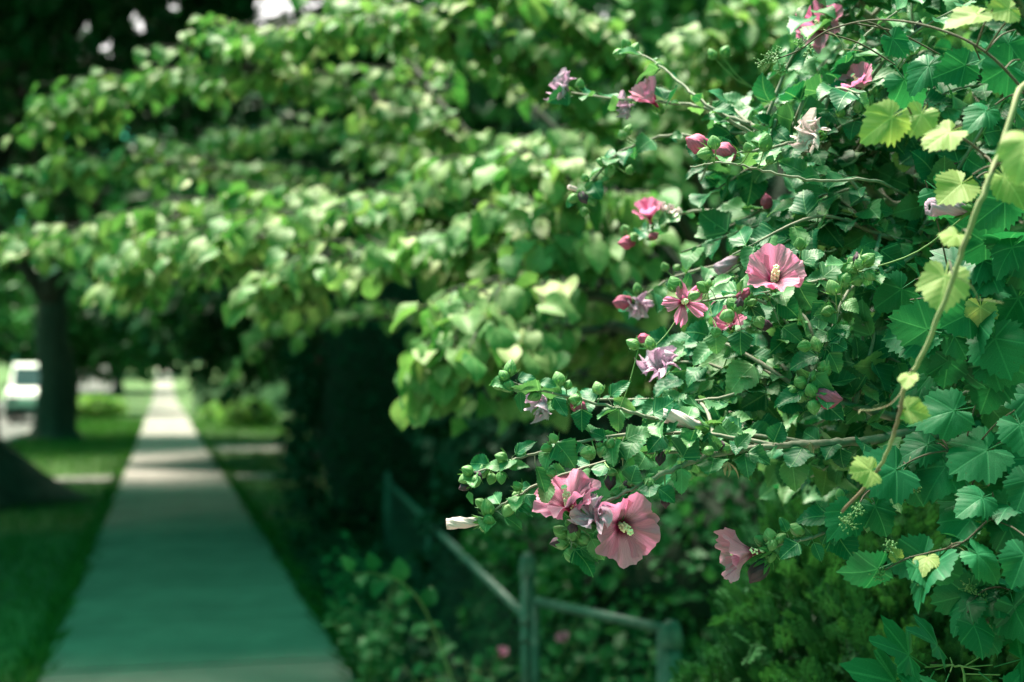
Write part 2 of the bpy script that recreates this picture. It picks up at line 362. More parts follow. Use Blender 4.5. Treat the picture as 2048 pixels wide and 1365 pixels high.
GL = ((0, 0.72), (0.95, 0.56), (1.9, 0.44))
T_GRAPE = [palmate(GL, 0.17, 51, 0.10, dr, sd) for dr, sd in ((0.25, 1), (0.45, 2), (0.1, 3), (0.6, 4))]
T_MAPLE = [palmate(((0, 0.8), (0.85, 0.68), (1.75, 0.5)), 0.42, 41, 0.10, dr, sd, heart=2.4, stalk=0.45) for dr, sd in ((0.1, 1), (0.25, 2))]
T_TUFT = (np.array([(0, 0, 0), (0.32, 0.45, 0.06), (0, 0.5, -0.03), (-0.32, 0.45, 0.06), (0, 1.0, -0.12)]), np.array([(0, 1, 2), (0, 2, 3), (2, 1, 4), (3, 2, 4)]), np.zeros((5, 2)))
T_BLADE = (np.array([(-0.06, 0, 0), (0.06, 0, 0), (0.02, 0.6, 0.08), (0.0, 1.0, 0.3)]), np.array([(0, 1, 2), (0, 2, 3)]), np.zeros((4, 2)))

# ------------------------------------------------------------------ setting: ground, walk, road
TH = math.atan(0.246)                         # the walk runs this far left of the camera's forward axis
AX = np.array([-math.sin(TH), math.cos(TH)]); RX = np.array([math.cos(TH), math.sin(TH)])
O2 = np.array([-1.67, 7.55])                  # a point on the walk's centre line
HW = 0.785                                    # half width of the walk
def sw(s, l):                                 # along / to the right of the walk -> x, y
    return O2 + AX * s + RX * l
def rise(x, y):
    s = (np.asarray(x) - O2[0]) * AX[0] + (np.asarray(y) - O2[1]) * AX[1]
    t = np.clip((s - 92) / 70, 0, 1); return 2.6 * t * t * (3 - 2 * t) + np.clip(s - 162, 0, None) * 0.012
def lat(x, y): return (np.asarray(x) - O2[0]) * RX[0] + (np.asarray(y) - O2[1]) * RX[1]
def sheet(name, s0, s1, l0, l1, z, mat, ns, nl=1, thick=0.0, sp=None):
    S = sp if sp is not None else np.linspace(s0, s1, ns + 1); L = np.linspace(l0, l1, nl + 1)
    V = []
    for s in S:
        for l in L:
            x, y = sw(s, l); V.append((x, y, float(rise(x, y)) + z))
    V = np.array(V); F = grid_faces(len(S), len(L))
    if np.cross(V[F[0][1]] - V[F[0][0]], V[F[0][2]] - V[F[0][0]])[2] < 0: F = F[:, ::-1]
    return make_mesh(name, V, F, mat, smooth=False)
sp = np.concatenate([np.linspace(-40, 92, 12), np.linspace(95, 175, 28), [230, 330, 700]])
g = link('ground', sheet('ground', 0, 0, -500, 500, 0.0, M['soil'], 0, 40, sp=sp)); tagk(g, 'structure', 'grass lawn ground sloping up in the distance')
rd = link('road', sheet('road', 0, 0, -11.2, -3.75, 0.004, M['asphalt'], 0, 2, sp=sp)); tagk(rd, 'structure', 'asphalt street beyond the street trees')
# kerb: a real step along the street
kv = Soup()
for s0 in np.arange(-20, 90, 3.0):
    a = sw(s0, -3.68); b = sw(s0 + 2.98, -3.68); c = (a + b) / 2
    kv.add(*box((c[0], c[1], 0.06), (0.15, 2.98, 0.12), TH))
kb = link('kerb', kv.mesh('kerb', M['concrete'], False)); tagk(kb, 'structure', 'concrete kerb along the street')
# the walk: slabs near by, one strip beyond
wk = link('sidewalk', sheet('sidewalk', -14, 0, -HW + 0.01, HW - 0.01, 0.006, M['concrete'], 0, 1, sp=np.concatenate([np.linspace(-14, 55, 24), [55.01], np.linspace(60, 160, 34)])))
tagk(wk, 'structure', 'straight concrete sidewalk running to a sunlit far end')
SL = 1.53
V, F = box((0, 0, 0), (2 * HW, SL - 0.022, 0.05)); top = V[:, 2] > 0
Vb = V.copy(); Vb[top, 0] *= 0.985; Vb[top, 1] *= 0.99
slab_me = make_mesh('slab', Vb, F, M['concrete'], smooth=False)
for i in range(-6, 36):
    c = sw(i * SL + SL / 2, 0)
    o = link('slab', slab_me, wk, Matrix.Translation((c[0], c[1], 0.012 + random.uniform(-0.003, 0.003))) @ Matrix.Rotation(TH, 4, 'Z') @ Matrix.Rotation(random.gauss(0, 0.0015), 4, 'X'))
far_strip = link('slab', sheet('slab', 0, 0, -HW, HW, 0.028, M['concrete'], 0, 1, sp=np.concatenate([[35 * SL + 1.6], np.linspace(60, 165, 30)])), wk)
# front path that crosses the verge and runs on to the right, and a second one further on
def path(name, s, l0, l1, w, lab):
    V, F = box((0, 0, 0), (l1 - l0, w, 0.05)); c = sw(s, (l0 + l1) / 2)
    o = link(name, make_mesh(name, V, F, M['concrete'], smooth=False), None, Matrix.Translation((c[0], c[1], 0.009)) @ Matrix.Rotation(TH, 4, 'Z')); tagk(o, 'structure', lab)
path('front_path', 14.6, HW + 0.012, 7.0, 1.0, 'concrete path leading off the walk to the right')
path('verge_path', 14.6, -3.6, -HW - 0.012, 1.0, 'concrete path crossing the grass verge to the street')
path('driveway', 23.5, HW + 0.012, 9.0, 2.4, 'concrete driveway beyond the dark hedge')

# grass blades in the lawn on both sides of the walk
def grass(n, s0, s1, l0, l1, h, skip):
    s = s0 + (s1 - s0) * rng.random(n) ** 1.7; l = rng.uniform(l0, l1, n)
    keep = np.ones(n, bool)
    for a, b, c, d in skip: keep &= ~((s > a) & (s < b) & (l > c) & (l < d))
    s, l = s[keep], l[keep]; xy = O2 + AX * s[:, None] + RX * l[:, None]
    dist = np.hypot(xy[:, 0], xy[:, 1]); k = len(s)
    pos = np.column_stack([xy, np.zeros(k)]); up = unit(np.column_stack([rng.normal(0, 0.35, (k, 2)), np.ones(k)]))
    sz = h * rng.uniform(0.6, 1.4, k) * (0.7 + dist / 25)
    return frames_np(pos, up, rng.normal(size=(k, 3)), sz)
skips = [(14.05, 15.15, -4, 8), (22.2, 24.8, 0, 10), (-9, 200, -HW - 0.01, HW + 0.01)]
gs = Soup()
for args in ((26000, -2, 45, -3.5, -HW, 0.06), (22000, 4.8, 45, HW, 7.0, 0.06)):
    m = grass(*args, skips); gs.inst(T_BLADE, m, rng.random(len(m)))
for sg in (-1, 1):                                # longer blades that lean over the edges of the walk
    n = 2600; s = -2 + 40 * rng.random(n) ** 1.6; l = sg * (HW + rng.uniform(-0.005, 0.12, n)); xy = O2 + AX * s[:, None] + RX * l[:, None]
    up = unit(np.column_stack([rng.normal(0, 0.5, (n, 2)) - sg * 0.35 * RX, np.ones(n)]))
    gs.inst(T_BLADE, frames_np(np.column_stack([xy, np.zeros(n)]), up, rng.normal(size=(n, 3)), rng.uniform(0.07, 0.17, n)), rng.random(n))
go = link('grass', gs.mesh('grass', M['grassb'])); tagk(go, 'stuff', 'short green grass along both sides of the walk')

# ------------------------------------------------------------------ trees
def crown_pts(n, rad, clumps, cr, seed, flat=1.0, under=0.25):
    r_ = np.random.default_rng(seed); rad = np.array(rad)
    c = unit(r_.normal(size=(clumps, 3))) * (0.35 + 0.65 * r_.random((clumps, 1)) ** 0.45)
    c[:, 2] = np.where(c[:, 2] < 0, c[:, 2] * (1 - under), c[:, 2]); c = c * rad
    idx = r_.integers(0, clumps, n); d = unit(r_.normal(size=(n, 3))) * r_.random((n, 1)) ** 0.5
    p = c[idx] + d * cr * r_.uniform(0.6, 1.2, (clumps, 1))[idx] * np.array([1, 1, 0.7 * flat])
    t = (0.25 + 0.5 * r_.random(clumps))[idx] + r_.uniform(-0.25, 0.25, n)
    return p, c, np.clip(t, 0, 0.99)
GAPS = [(550, 14, 34), (532, 46, 13), (578, 36, 14), (640, 6, 16), (160, 44, 17), (172, 28, 9), (282, 40, 13), (222, 86, 9), (332, 128, 9), (200, 100, 7), (345, 8, 9)]   # openings between the boughs
def in_gap(p):
    q = (p - np.array([0, 0, CAMZ])) @ np.array(CR); u = 1024 + q[:, 0] / q[:, 1] * FPX; v = 682.5 - q[:, 2] / q[:, 1] * FPX
    k = np.zeros(len(p), bool)
    for a, b, rr in GAPS: k |= ((u - a) ** 2 + (v - b) ** 2 < (rr + 14) ** 2) & (q[:, 1] > 1)
    return k
def crown_mesh(name, n, rad, clumps, cr, leaf, seed, mat, at=None):
    p, c, t = crown_pts(n, rad, clumps, cr, seed)
    if at is not None: ok = ~in_gap(p + np.array(at)); p, t = p[ok], t[ok]; n = len(p)
    r_ = np.random.default_rng(seed + 1)
    d = unit(r_.normal(size=(n, 3)) + np.array([0, 0, -0.5])); nr = unit(p * [0.6, 0.6, 0.3] / np.array(rad) + r_.normal(size=(n, 3)) * 0.45 + [0, 0, 0.8])
    s = Soup(); s.inst(T_TUFT, frames_np(p, d, nr, leaf * r_.uniform(0.6, 1.4, n)), t)
    return s.mesh(name, mat), c
def trunk_mesh(name, h, r0, clumps, off, seed, nl=9, flare=1.9, fork=0.45):
    r_ = np.random.default_rng(seed); s = Soup()
    zs = np.array([-0.05, 0.12, 0.35, 0.8, 1.6, h * 0.6, h]); rr = r0 * np.array([flare, flare * 0.82, flare * 0.62, 1.08, 1.0, 0.88, 0.68])
    zs = np.sort(zs); w = np.column_stack([r_.normal(0, r0 * 0.12, 7), r_.normal(0, r0 * 0.12, 7), zs]); w[:3, :2] = 0
    V, F = tube(w, rr, 16); a = np.arctan2(V[:, 1], V[:, 0])
    k = 1 + 0.16 * np.sin(5 * a + 1.0) * np.exp(-np.clip(V[:, 2], 0, 9) * 1.6); V[:, :2] *= k[:, None]; s.add(V, F)
    top = w[-1]
    for i in r_.choice(len(clumps), min(nl, len(clumps)), False):
        e = clumps[i] + off; st = w[-2] * (1 - fork) + top * fork if i % 2 else top
        mid = (st + e) / 2 + np.array([*r_.normal(0, 0.3, 2), 0.5]); pth = catmull([st, mid, e], 6)
        s.add(*tube(pth, np.linspace(r0 * 0.5, r0 * 0.07, len(pth)), 8))
    return s.mesh(name, M['bark'])
# the two big street trees in view, and the one whose crown hangs over the walk just above the frame
def big_tree(x, y, r0, h, rad, cz, n, leaf, seed, label, mat='far', clumps=60, cr=1.3, flare=1.9, coff=(0, 0)):
    t = root('street_tree', (x, y, 0), label, 'tree', 'big trees along the street verge')
    me, c = crown_mesh('crown', n, rad, clumps, cr, leaf, seed, M[mat], (x + coff[0], y + coff[1], cz))
    off = np.array([coff[0], coff[1], cz])
    tagk(link('crown', me, t, Matrix.Translation((x + coff[0], y + coff[1], cz))), 'stuff')
    link('trunk', trunk_mesh('trunk', h, r0, c, off, seed, flare=flare), t, Matrix.Translation((x, y, 0)))
    return t
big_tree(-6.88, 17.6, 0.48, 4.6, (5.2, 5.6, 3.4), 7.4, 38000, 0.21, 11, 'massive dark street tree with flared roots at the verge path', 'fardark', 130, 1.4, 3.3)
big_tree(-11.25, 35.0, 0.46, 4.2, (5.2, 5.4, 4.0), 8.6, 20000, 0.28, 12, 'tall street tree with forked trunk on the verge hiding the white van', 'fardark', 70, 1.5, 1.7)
big_tree(-5.9, 12.0, 0.42, 5.4, (4.6, 4.2, 2.5), 8.8, 42000, 0.30, 13, 'street tree whose high crown shades the near end of the walk', 'far', 190, 1.3, 1.8, (1.0, 0.5))

# trees further off: three crown shapes copied, each with its own trunk
proto = []
for k in range(3):
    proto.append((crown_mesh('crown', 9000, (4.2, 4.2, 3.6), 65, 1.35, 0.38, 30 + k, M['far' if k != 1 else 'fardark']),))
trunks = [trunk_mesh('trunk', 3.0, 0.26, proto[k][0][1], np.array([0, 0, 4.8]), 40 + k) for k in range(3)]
FAR = [ # x, y, scale, kind, label
 (-19.5, 62, 1.25, 0, 'leafy tree across the street behind the white van'),
 (-26, 84, 1.4, 1, 'dark tree across the street above the far verge'),
 (-31, 112, 1.3, 0, 'tree left of the sunlit far end of the walk'),
 (-38, 138, 1.4, 2, 'tree close to the left of the far end of the walk'),
 (-46, 192, 1.9, 1, 'dark tree closing the view over the far end of the walk'),
 (-34, 190, 1.9, 2, 'tree right of the far end of the walk, up the rise'),
 (-41.0, 181, 1.2, 1, 'small dark tree right where the rising walk ends'),
 (-33.5, 160, 1.3, 0, 'tree beside the walk at the top of the rise'),
 (-62, 180, 2.0, 1, 'dark tree far back across the street'),
 (-9.8, 66, 1.2, 2, 'tree behind the weathered board fence'),
 (-16.5, 100, 1.35, 1, 'dark tree beyond the board fence'),
 (-22.5, 128, 1.3, 0, 'tree on the right of the rising walk'),
 (-5.0, 47, 1.1, 0, 'leafy tree on the lawn past the driveway'),
 (-3.4, 26, 0.95, 1, 'dark tree standing behind the clipped hedge'),
 (1.6, 19.5, 1.05, 1, 'dark tree directly behind the redbud'),
 (6.2, 16, 1.1, 2, 'green tree in the garden behind the flowering shrub'),
 (4.5, 27, 1.3, 1, 'dark tree deep in the garden'),
 (11, 22, 1.4, 0, 'tree at the back of the garden, right of the dark ones'),
 (-1.5, 36, 1.35, 2, 'tall tree behind the driveway'),
 (-32, 47, 1.5, 1, 'dark tree on the far side of the street'),
 (-33, 66, 1.7, 0, 'broad tree on the far side of the street'),
]
for x, y, sc, k, lab in FAR:
    z = float(rise(x, y)); t = root('garden_tree', (x, y, z), lab, 'tree', 'trees in the background')
    Mx = Matrix.Translation((x, y, z)) @ Matrix.Rotation(random.uniform(0, 6.28), 4, 'Z') @ Matrix.Scale(sc, 4)
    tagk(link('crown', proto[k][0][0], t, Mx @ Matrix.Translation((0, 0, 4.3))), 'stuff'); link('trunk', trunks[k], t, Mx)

# added glowing shapes that stand in for white sky in the leaf gaps
cm = bpy.data.materials.new('sky_glow_white'); t_ = nodes_of(cm); n_ = N(t_)
e_ = n_.add('ShaderNodeEmission'); e_.inputs[0].default_value = (1.0, 0.98, 0.95, 1); e_.inputs[1].default_value = 0.45      # own glow put in so the gaps read as bright sky
t_.links.new(e_.outputs[0], n_.add('ShaderNodeOutputMaterial').inputs[0])
for k, (az, el, w) in enumerate(((-24, 12, 190), (-16, 17, 230), (-9, 14, 200), (-1, 12, 230), (7, 15, 220), (15, 13, 210), (23, 16, 200))):
    r_ = np.random.default_rng(90 + k); so_ = Soup(); c = np.array([math.sin(math.radians(az)), math.cos(math.radians(az)), math.tan(math.radians(el))]) * 1600
    for j in range(26):
        V, F, U = lathe([(math.sin(a) + 1e-3, -math.cos(a)) for a in np.linspace(0.02, PI - 0.02, 9)], 14)
        o = r_.normal(size=3) * [w * 0.55, w * 0.4, w * 0.22]; so_.add(V * r_.uniform(0.22, 0.5) * w * (1 + 0.08 * r_.normal(size=(len(V), 1))) + c + [o[0], o[1], abs(o[2])], F, U)
    tagk(link('sky_glow', so_.mesh('sky_glow', cm)), 'structure', 'added glowing shape standing in for white sky behind the leaves')

# ------------------------------------------------------------------ hedge and shrubs
def leafy_mass(n, centre, half, leaf, seed, T, power=4.0, bump=0.12, lo=0.0, thick=0.18, tdown=0.0):
    """leaves spread through the outer shell of a superellipsoid"""
    r_ = np.random.default_rng(seed); d = r_.normal(size=(n, 3)); d = unit(d)
    k = (np.abs(d) ** power).sum(1) ** (-1 / power)
    ph = r_.uniform(0, 6.28, 6)
    bm = 1 + bump * (np.sin(d[:, 0] * 7 + ph[0]) * np.sin(d[:, 1] * 6 + ph[1]) + np.sin(d[:, 2] * 9 + ph[2] + d[:, 0] * 4)) * 0.5
    f = (1 - thick * r_.random(n) ** 1.5) * bm
    p = d * (k * f)[:, None] * np.array(half) + np.array(centre)
    ok = p[:, 2] > 0.02; p = p[ok]; d = d[ok]; m = len(p)
    dr = unit(d * 0.6 + r_.normal(size=(m, 3)) * 0.6 + [0, 0, -tdown]); nr = unit(d * 0.7 + [0, 0, 0.7] + r_.normal(size=(m, 3)) * 0.4)
    s = Soup(); s.inst(T, frames_np(p, dr, nr, leaf * r_.uniform(0.6, 1.35, m)), r_.random(m) * 0.85)
    return s
def core_mesh(half, seed, power=3.0, k=0.86):  # solid dark filler added inside the foliage to make it opaque
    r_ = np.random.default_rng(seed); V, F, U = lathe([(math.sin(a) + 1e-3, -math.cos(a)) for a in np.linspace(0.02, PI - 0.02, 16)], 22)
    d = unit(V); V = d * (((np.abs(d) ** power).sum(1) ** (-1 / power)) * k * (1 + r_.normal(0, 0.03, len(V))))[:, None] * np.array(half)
    return make_mesh('dark_core', V, F, M['core'], U)
def shrub(name, label, cat, c, half, n, leaf, seed, mat, T=T_TUFT, power=2.4, group=None, stems=5, core=True, thick=0.3, bump=0.16):
    t = root(name, (c[0], c[1], 0), label, cat, group)
    cz = half[2] * 0.96
    s = leafy_mass(n, (0, 0, 0), half, leaf, seed, T, power, bump, thick=thick) if False else None
    sp_ = leafy_mass(n, (c[0], c[1], cz), half, leaf, seed, T, power, bump, thick=thick)
    tagk(link('foliage', sp_.mesh('foliage', M[mat]), t), 'stuff')
    if core: link('dark_core', core_mesh(half, seed, power, 0.8), t, Matrix.Translation((c[0], c[1], cz)))
    r_ = np.random.default_rng(seed)
    for i in range(stems):
        a = r_.uniform(0, 6.28); q = r_.uniform(0.1, 0.5)
        pth = catmull([(c[0] + 0.15 * half[0] * math.cos(a), c[1] + 0.15 * half[1] * math.sin(a), -0.03), (c[0] + q * half[0] * math.cos(a), c[1] + q * half[1] * math.sin(a), cz), (c[0] + q * 1.3 * half[0] * math.cos(a), c[1] + q * 1.3 * half[1] * math.sin(a), cz * 1.7)], 4)
        link('stem', make_mesh('stem', *tube(pth, np.linspace(0.03, 0.01, len(pth)), 6), M['bark']), t)
    return t
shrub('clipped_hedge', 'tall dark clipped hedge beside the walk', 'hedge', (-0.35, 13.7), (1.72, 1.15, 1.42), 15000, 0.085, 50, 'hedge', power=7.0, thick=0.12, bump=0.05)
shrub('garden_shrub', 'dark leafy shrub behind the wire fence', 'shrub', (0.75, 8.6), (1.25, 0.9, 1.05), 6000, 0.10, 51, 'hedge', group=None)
shrub('garden_shrub', 'green shrub behind the gate', 'shrub', (0.95, 6.3), (0.8, 0.6, 0.62), 5200, 0.075, 52, 'shrub')
shrub('garden_shrub', 'low green shrub against the wire fence', 'shrub', (0.30, 7.0), (0.5, 0.5, 0.5), 3600, 0.07, 53, 'shrub')
shrub('garden_shrub', 'broad shrub behind the cedar', 'shrub', (2.2, 6.2), (1.2, 0.9, 1.15), 6500, 0.09, 54, 'shrub')
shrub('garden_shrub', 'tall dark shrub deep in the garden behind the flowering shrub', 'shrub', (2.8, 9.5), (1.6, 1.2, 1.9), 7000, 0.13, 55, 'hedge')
shrub('lime_shrub', 'bright yellow-green shrub on the sunny lawn by the board fence', 'shrub', (-8.2, 44), (0.9, 0.8, 0.42), 1800, 0.12, 56, 'lime', stems=3)
shrub('lime_shrub', 'pale bush growing against the weathered board fence', 'shrub', (-11.0, 54.5), (0.9, 0.7, 0.30), 1500, 0.14, 57, 'lime', stems=3)
shrub('verge_shrub', 'pale green bush across the verge behind the forked tree', 'shrub', (-16.0, 55), (1.0, 0.8, 0.42), 1800, 0.15, 58, 'lime', stems=3)

# ------------------------------------------------------------------ far board fence and parked van
bf = root('board_fence', (-12.1, 58, 0), 'weathered wooden board fence beyond the driveway', 'fence')
V, F = box((0, 0, 0.70), (0.135, 0.022, 1.36)); V[:, 2] += 0.0
bme = make_mesh('board', V, F, M['wood'], smooth=False)
for i in range(26):
    link('board', bme, bf, Matrix.Translation((-12.95 + i * 0.15, 58 + 0.004 * random.random(), random.uniform(-0.02, 0.02))))
for z in (0.35, 1.15): link('rail', make_mesh('rail', *box((0, 0, 0), (3.9, 0.05, 0.09)), M['wood'], smooth=False), bf, Matrix.Translation((-11.05, 58.04, z)))
for x in (-12.95, -11.05, -9.15): link('post', make_mesh('post', *box((0, 0, 0), (0.1, 0.1, 1.5)), M['wood'], smooth=False), bf, Matrix.Translation((x, 58.1, 0.73)))

def van(x, y, rz):
    t = root('parked_van', (x, y, 0.004), 'white van parked on the street behind the forked tree', 'van')
    B = Matrix.Translation((x, y, 0.004)) @ Matrix.Rotation(rz, 4, 'Z')
    def ex(prof, w, mat, name, par=t, off=(0, 0, 0), taper=None):
        n = len(prof); V = []
        for sx in (-1, 1):
            for (py, pz) in prof:
                k = taper(pz) if taper else 1.0
                V.append((sx * w / 2 * k + off[0], py + off[1], pz + off[2]))
        F = []
        for i in range(n): j = (i + 1) % n; F += [(i, j, n + j), (i, n + j, n + i)]
        for i in range(1, n - 1): F += [(0, i + 1, i), (n, n + i, n + i + 1)]
        return link(name, make_mesh(name, V, F, mat, smooth=False), par, B)
    prof = [(-2.5, 0.42), (-2.52, 0.75), (-2.48, 1.5), (-2.36, 1.98), (-2.2, 2.06), (0.9, 2.06), (1.25, 1.95), (1.75, 1.22), (2.4, 1.08), (2.52, 0.9), (2.55, 0.42)]
    tp = lambda z: 1.0 if z < 1.15 else 1.0 - 0.14 * (z - 1.15)
    ex(prof, 1.9, M['van'], 'body', taper=tp)
    ex([(-2.60, 0.40), (-2.60, 0.58), (-2.45, 0.58), (-2.45, 0.40)], 1.92, M['rubber'], 'bumper'); ex([(2.45, 0.40), (2.45, 0.58), (2.62, 0.58), (2.62, 0.40)], 1.92, M['rubber'], 'bumper')
    ex([(-2.52, 1.22), (-2.48, 1.75), (-2.46, 1.75), (-2.46, 1.22)], 1.35, M['glass'], 'rear_window')
    ex([(1.74, 1.26), (1.29, 1.91), (1.33, 1.92), (1.78, 1.27)], 1.55, M['glass'], 'windshield')
    for sx in (-1, 1):
        for a, b in ((-2.1, -0.9), (-0.8, 0.3), (0.4, 1.15)):
            ex([(a, 1.25), (a + 0.04, 1.78), (b - 0.08, 1.78), (b, 1.25)], 0.02, M['glass'], 'side_window', off=(sx * 0.905, 0, 0))
        ex([(-2.54, 0.85), (-2.52, 1.15), (-2.45, 1.15), (-2.45, 0.85)], 0.12, M['lamp'], 'tail_light', off=(sx * 0.86, 0, 0))
        ex([(2.40, 0.75), (2.38, 0.95), (2.54, 0.92), (2.57, 0.75)], 0.3, M['glass'], 'headlight', off=(sx * 0.74, 0, 0))
        ex([(1.2, 1.15), (1.2, 1.4), (1.32, 1.4), (1.32, 1.15)], 0.22, M['rubber'], 'mirror', off=(sx * 1.04, 0, 0))
        for py in (-1.55, 1.6):
            V, F, U = lathe([(0.02, 0.1), (0.2, 0.11), (0.33, 0.1), (0.35, 0.06), (0.35, -0.06), (0.33, -0.1), (0.02, -0.1)], 20)
            w = link('wheel', make_mesh('wheel', V, F, M['rubber'], U), t, B @ Matrix.Translation((sx * 0.84, py, 0.35)) @ Matrix.Rotation(PI / 2, 4, 'Y'))
            V, F, U = lathe([(0.02, 0.02), (0.19, 0.02), (0.2, 0.0), (0.2, -0.02), (0.02, -0.02)], 16); link('rim', make_mesh('rim', V, F, M['van'], U), w, Matrix.Translation((0, 0, sx * 0.11)))
van(-16.7, 50.5, TH + PI)

# ------------------------------------------------------------------ chain-link fence and gate
P1 = np.array([0.057, 5.2]); P2 = np.array([0.50, 4.5]); FD = unit(np.array([-0.161, 1.0]))
RAILZ = 0.675
def post(par, xy, r, h, name='post'):
    o = link(name, make_mesh(name, *tube([(0, 0, -0.05), (0, 0, h * 0.5), (0, 0, h)], r, 16), M['galv']), par, Matrix.Translation((xy[0], xy[1], 0)))
    V, F, U = lathe([(r * 1.22, -0.03), (r * 1.24, 0.0), (r * 1.12, 0.012), (r * 1.1, 0.02), (r * 0.95, 0.038), (r * 0.55, 0.052), (0.001, 0.056)], 16)
    link('cap', make_mesh('cap', V, F, M['galv'], U), o, Matrix.Translation((0, 0, h)))
    return o
def wires(par, a, b, z0, z1, pitch=0.058, r=0.0010):
    L = float(np.linalg.norm(b - a)); d = (b - a) / L; s = Soup(); k = int((z1 - z0) / pitch * 2)
    nn = np.array([-d[1], d[0]]) * 0.003
    for i in range(int(L / pitch) + 1):
        path_ = []
        for j in range(k + 1):
            u = min(max(i * pitch + (pitch / 2 if (j % 2) else 0.0) * 1.08, 0), L); q = a + d * u + nn * (1 if j % 2 else -1)
            path_.append((q[0], q[1], z0 + (z1 - z0) * j / k))
        s.add(*tube(path_, r, 3, False))
    for i in range(int(L / pitch) + 1):          # the mirrored wires that close the diamonds
        path_ = []
        for j in range(k + 1):
            u = min(max(i * pitch - (pitch / 2 if (j % 2) else 0.0) * 1.08, 0), L); q = a + d * u - nn * (1 if j % 2 else -1)
            path_.append((q[0], q[1], z0 + (z1 - z0) * j / k))
        s.add(*tube(path_, r, 3, False))
    return tagk(link('wire_mesh', s.mesh('wire_mesh', M['wire']), par), 'stuff')
fn = root('wire_fence', (P1[0], P1[1], 0), 'green chain-link fence running back beside the hedge', 'fence')
post(fn, P1, 0.026, 0.86)
for dd in (3.5, 7.0): post(fn, P1 + FD * dd, 0.021, 0.70)
E = P1 + FD * 7.0
link('top_rail', make_mesh('top_rail', *tube([(P1[0], P1[1], RAILZ), (*(P1 + FD * 3.5), RAILZ - 0.006), (E[0], E[1], RAILZ)], 0.019, 10), M['galv']), fn)
for z in (0.665, 0.60):
    link('clamp', make_mesh('clamp', *tube([(P1[0], P1[1], z - 0.012), (P1[0], P1[1], z + 0.012)], 0.031, 14), M['galv']), fn)
wires(fn, P1, E, 0.04, RAILZ)
gt = root('wire_gate', (P1[0] + 0.05, P1[1] - 0.07, 0), 'chain-link gate with sloping top bar between the two capped posts', 'gate')
GD = unit(P2 - P1); ga = P1 + GD * 0.055; gb = P2 - GD * 0.05
for q, nm, zt in ((ga, 'side_bar', 0.745), (gb, 'side_bar', 0.755)): link(nm, make_mesh(nm, *tube([(q[0], q[1], 0.04), (q[0], q[1], zt)], 0.014, 10), M['galv']), gt)
for z0, z1 in ((0.745, 0.755), (0.06, 0.06)): link('cross_bar', make_mesh('cross_bar', *tube([(ga[0], ga[1], z0), (*((ga + gb) / 2), (z0 + z1) / 2), (gb[0], gb[1], z1)], 0.017, 10), M['galv']), gt)
wires(gt, ga, gb, 0.06, 0.74)
for z in (0.2, 0.6): link('hinge', make_mesh('hinge', *tube([(P1[0], P1[1], z), (ga[0], ga[1], z)], 0.012, 8), M['galv']), gt)
gp = root('gate_post', (P2[0], P2[1], 0), 'thick round-capped post at the right end of the gate', 'post')
post(gp, P2, 0.031, 0.735, 'shaft')

# ------------------------------------------------------------------ redbud (the drooping tree over the walk)
def arr(l): return np.array([P(*q) for q in l], dtype=float)
class Leafy:
    """branches and leaves of one plant; the leaves that show largest become parts"""
    def __init__(s, rt, T, mats, ground, tw='twig'): s.rt = rt; s.T = T; s.mats = mats; s.g = ground; s.L = []; s.tw = tw; s.stalk = Soup(); s.B = []
    def branch(s, pts, r0, r1, n=6, name='branch', k=7, mat=None, sep=True, wob=0.0):
        p = catmull(pts, n)
        if wob: p[1:-1] += rng.normal(0, wob, p[1:-1].shape)
        V, F = tube(p, np.linspace(r0, r1, len(p)), k)
        if sep: link(name, make_mesh(name, V, F, M[mat or s.tw]), s.rt)
        else: s.stalk.add(V, F)
        s.B.append(p); return p
    def near(s, q):
        best = None
        for p in s.B:
            d = np.linalg.norm(p - q, axis=1); i = d.argmin()
            if best is None or d[i] < best[0]: best = (d[i], p[i])
        return best
    def leaf(s, pos, d, nrm, size, k=None, mat=0, t=None, sx=1.0):
        s.L.append((frame(pos, d, nrm, size, sx), random.randrange(len(s.T)) if k is None else k, mat, random.random() if t is None else t, size))
    def finish(s, nparts=300, stalk_mat=None):
        if s.stalk.n: tagk(link('twig_mass', s.stalk.mesh('twig_mass', M[stalk_mat or s.tw]), s.rt), 'stuff')
        sc = []
        for i, (m, k, mt, t, size) in enumerate(s.L):
            c = m @ Vector((0, 0.5, 0)); u, v, d = to_px(c)
            sc.append((-(size / d) if d > 0.2 and -40 < u < 2090 and -40 < v < 1400 else 1, i))
        sc.sort(); chosen = set(i for q, i in sc[:nparts] if q < 0)
        cache = {}
        rest = {}
        for i, (m, k, mt, t, size) in enumerate(s.L):
            if i in chosen:
                if (k, mt) not in cache: cache[(k, mt)] = make_mesh('leaf', *s.T[k][:2], M[s.mats[mt]], s.T[k][2])
                link('leaf', cache[(k, mt)], s.rt, m)
            else: rest.setdefault(mt, {}).setdefault(k, []).append((np.array(m), t))
        for mt, ks in rest.items():
            so_ = Soup()
            for k, l in ks.items(): so_.inst(s.T[k], [a for a, b in l], [b for a, b in l])
            tagk(link('foliage', so_.mesh('foliage', M[s.mats[mt]]), s.rt), 'stuff')

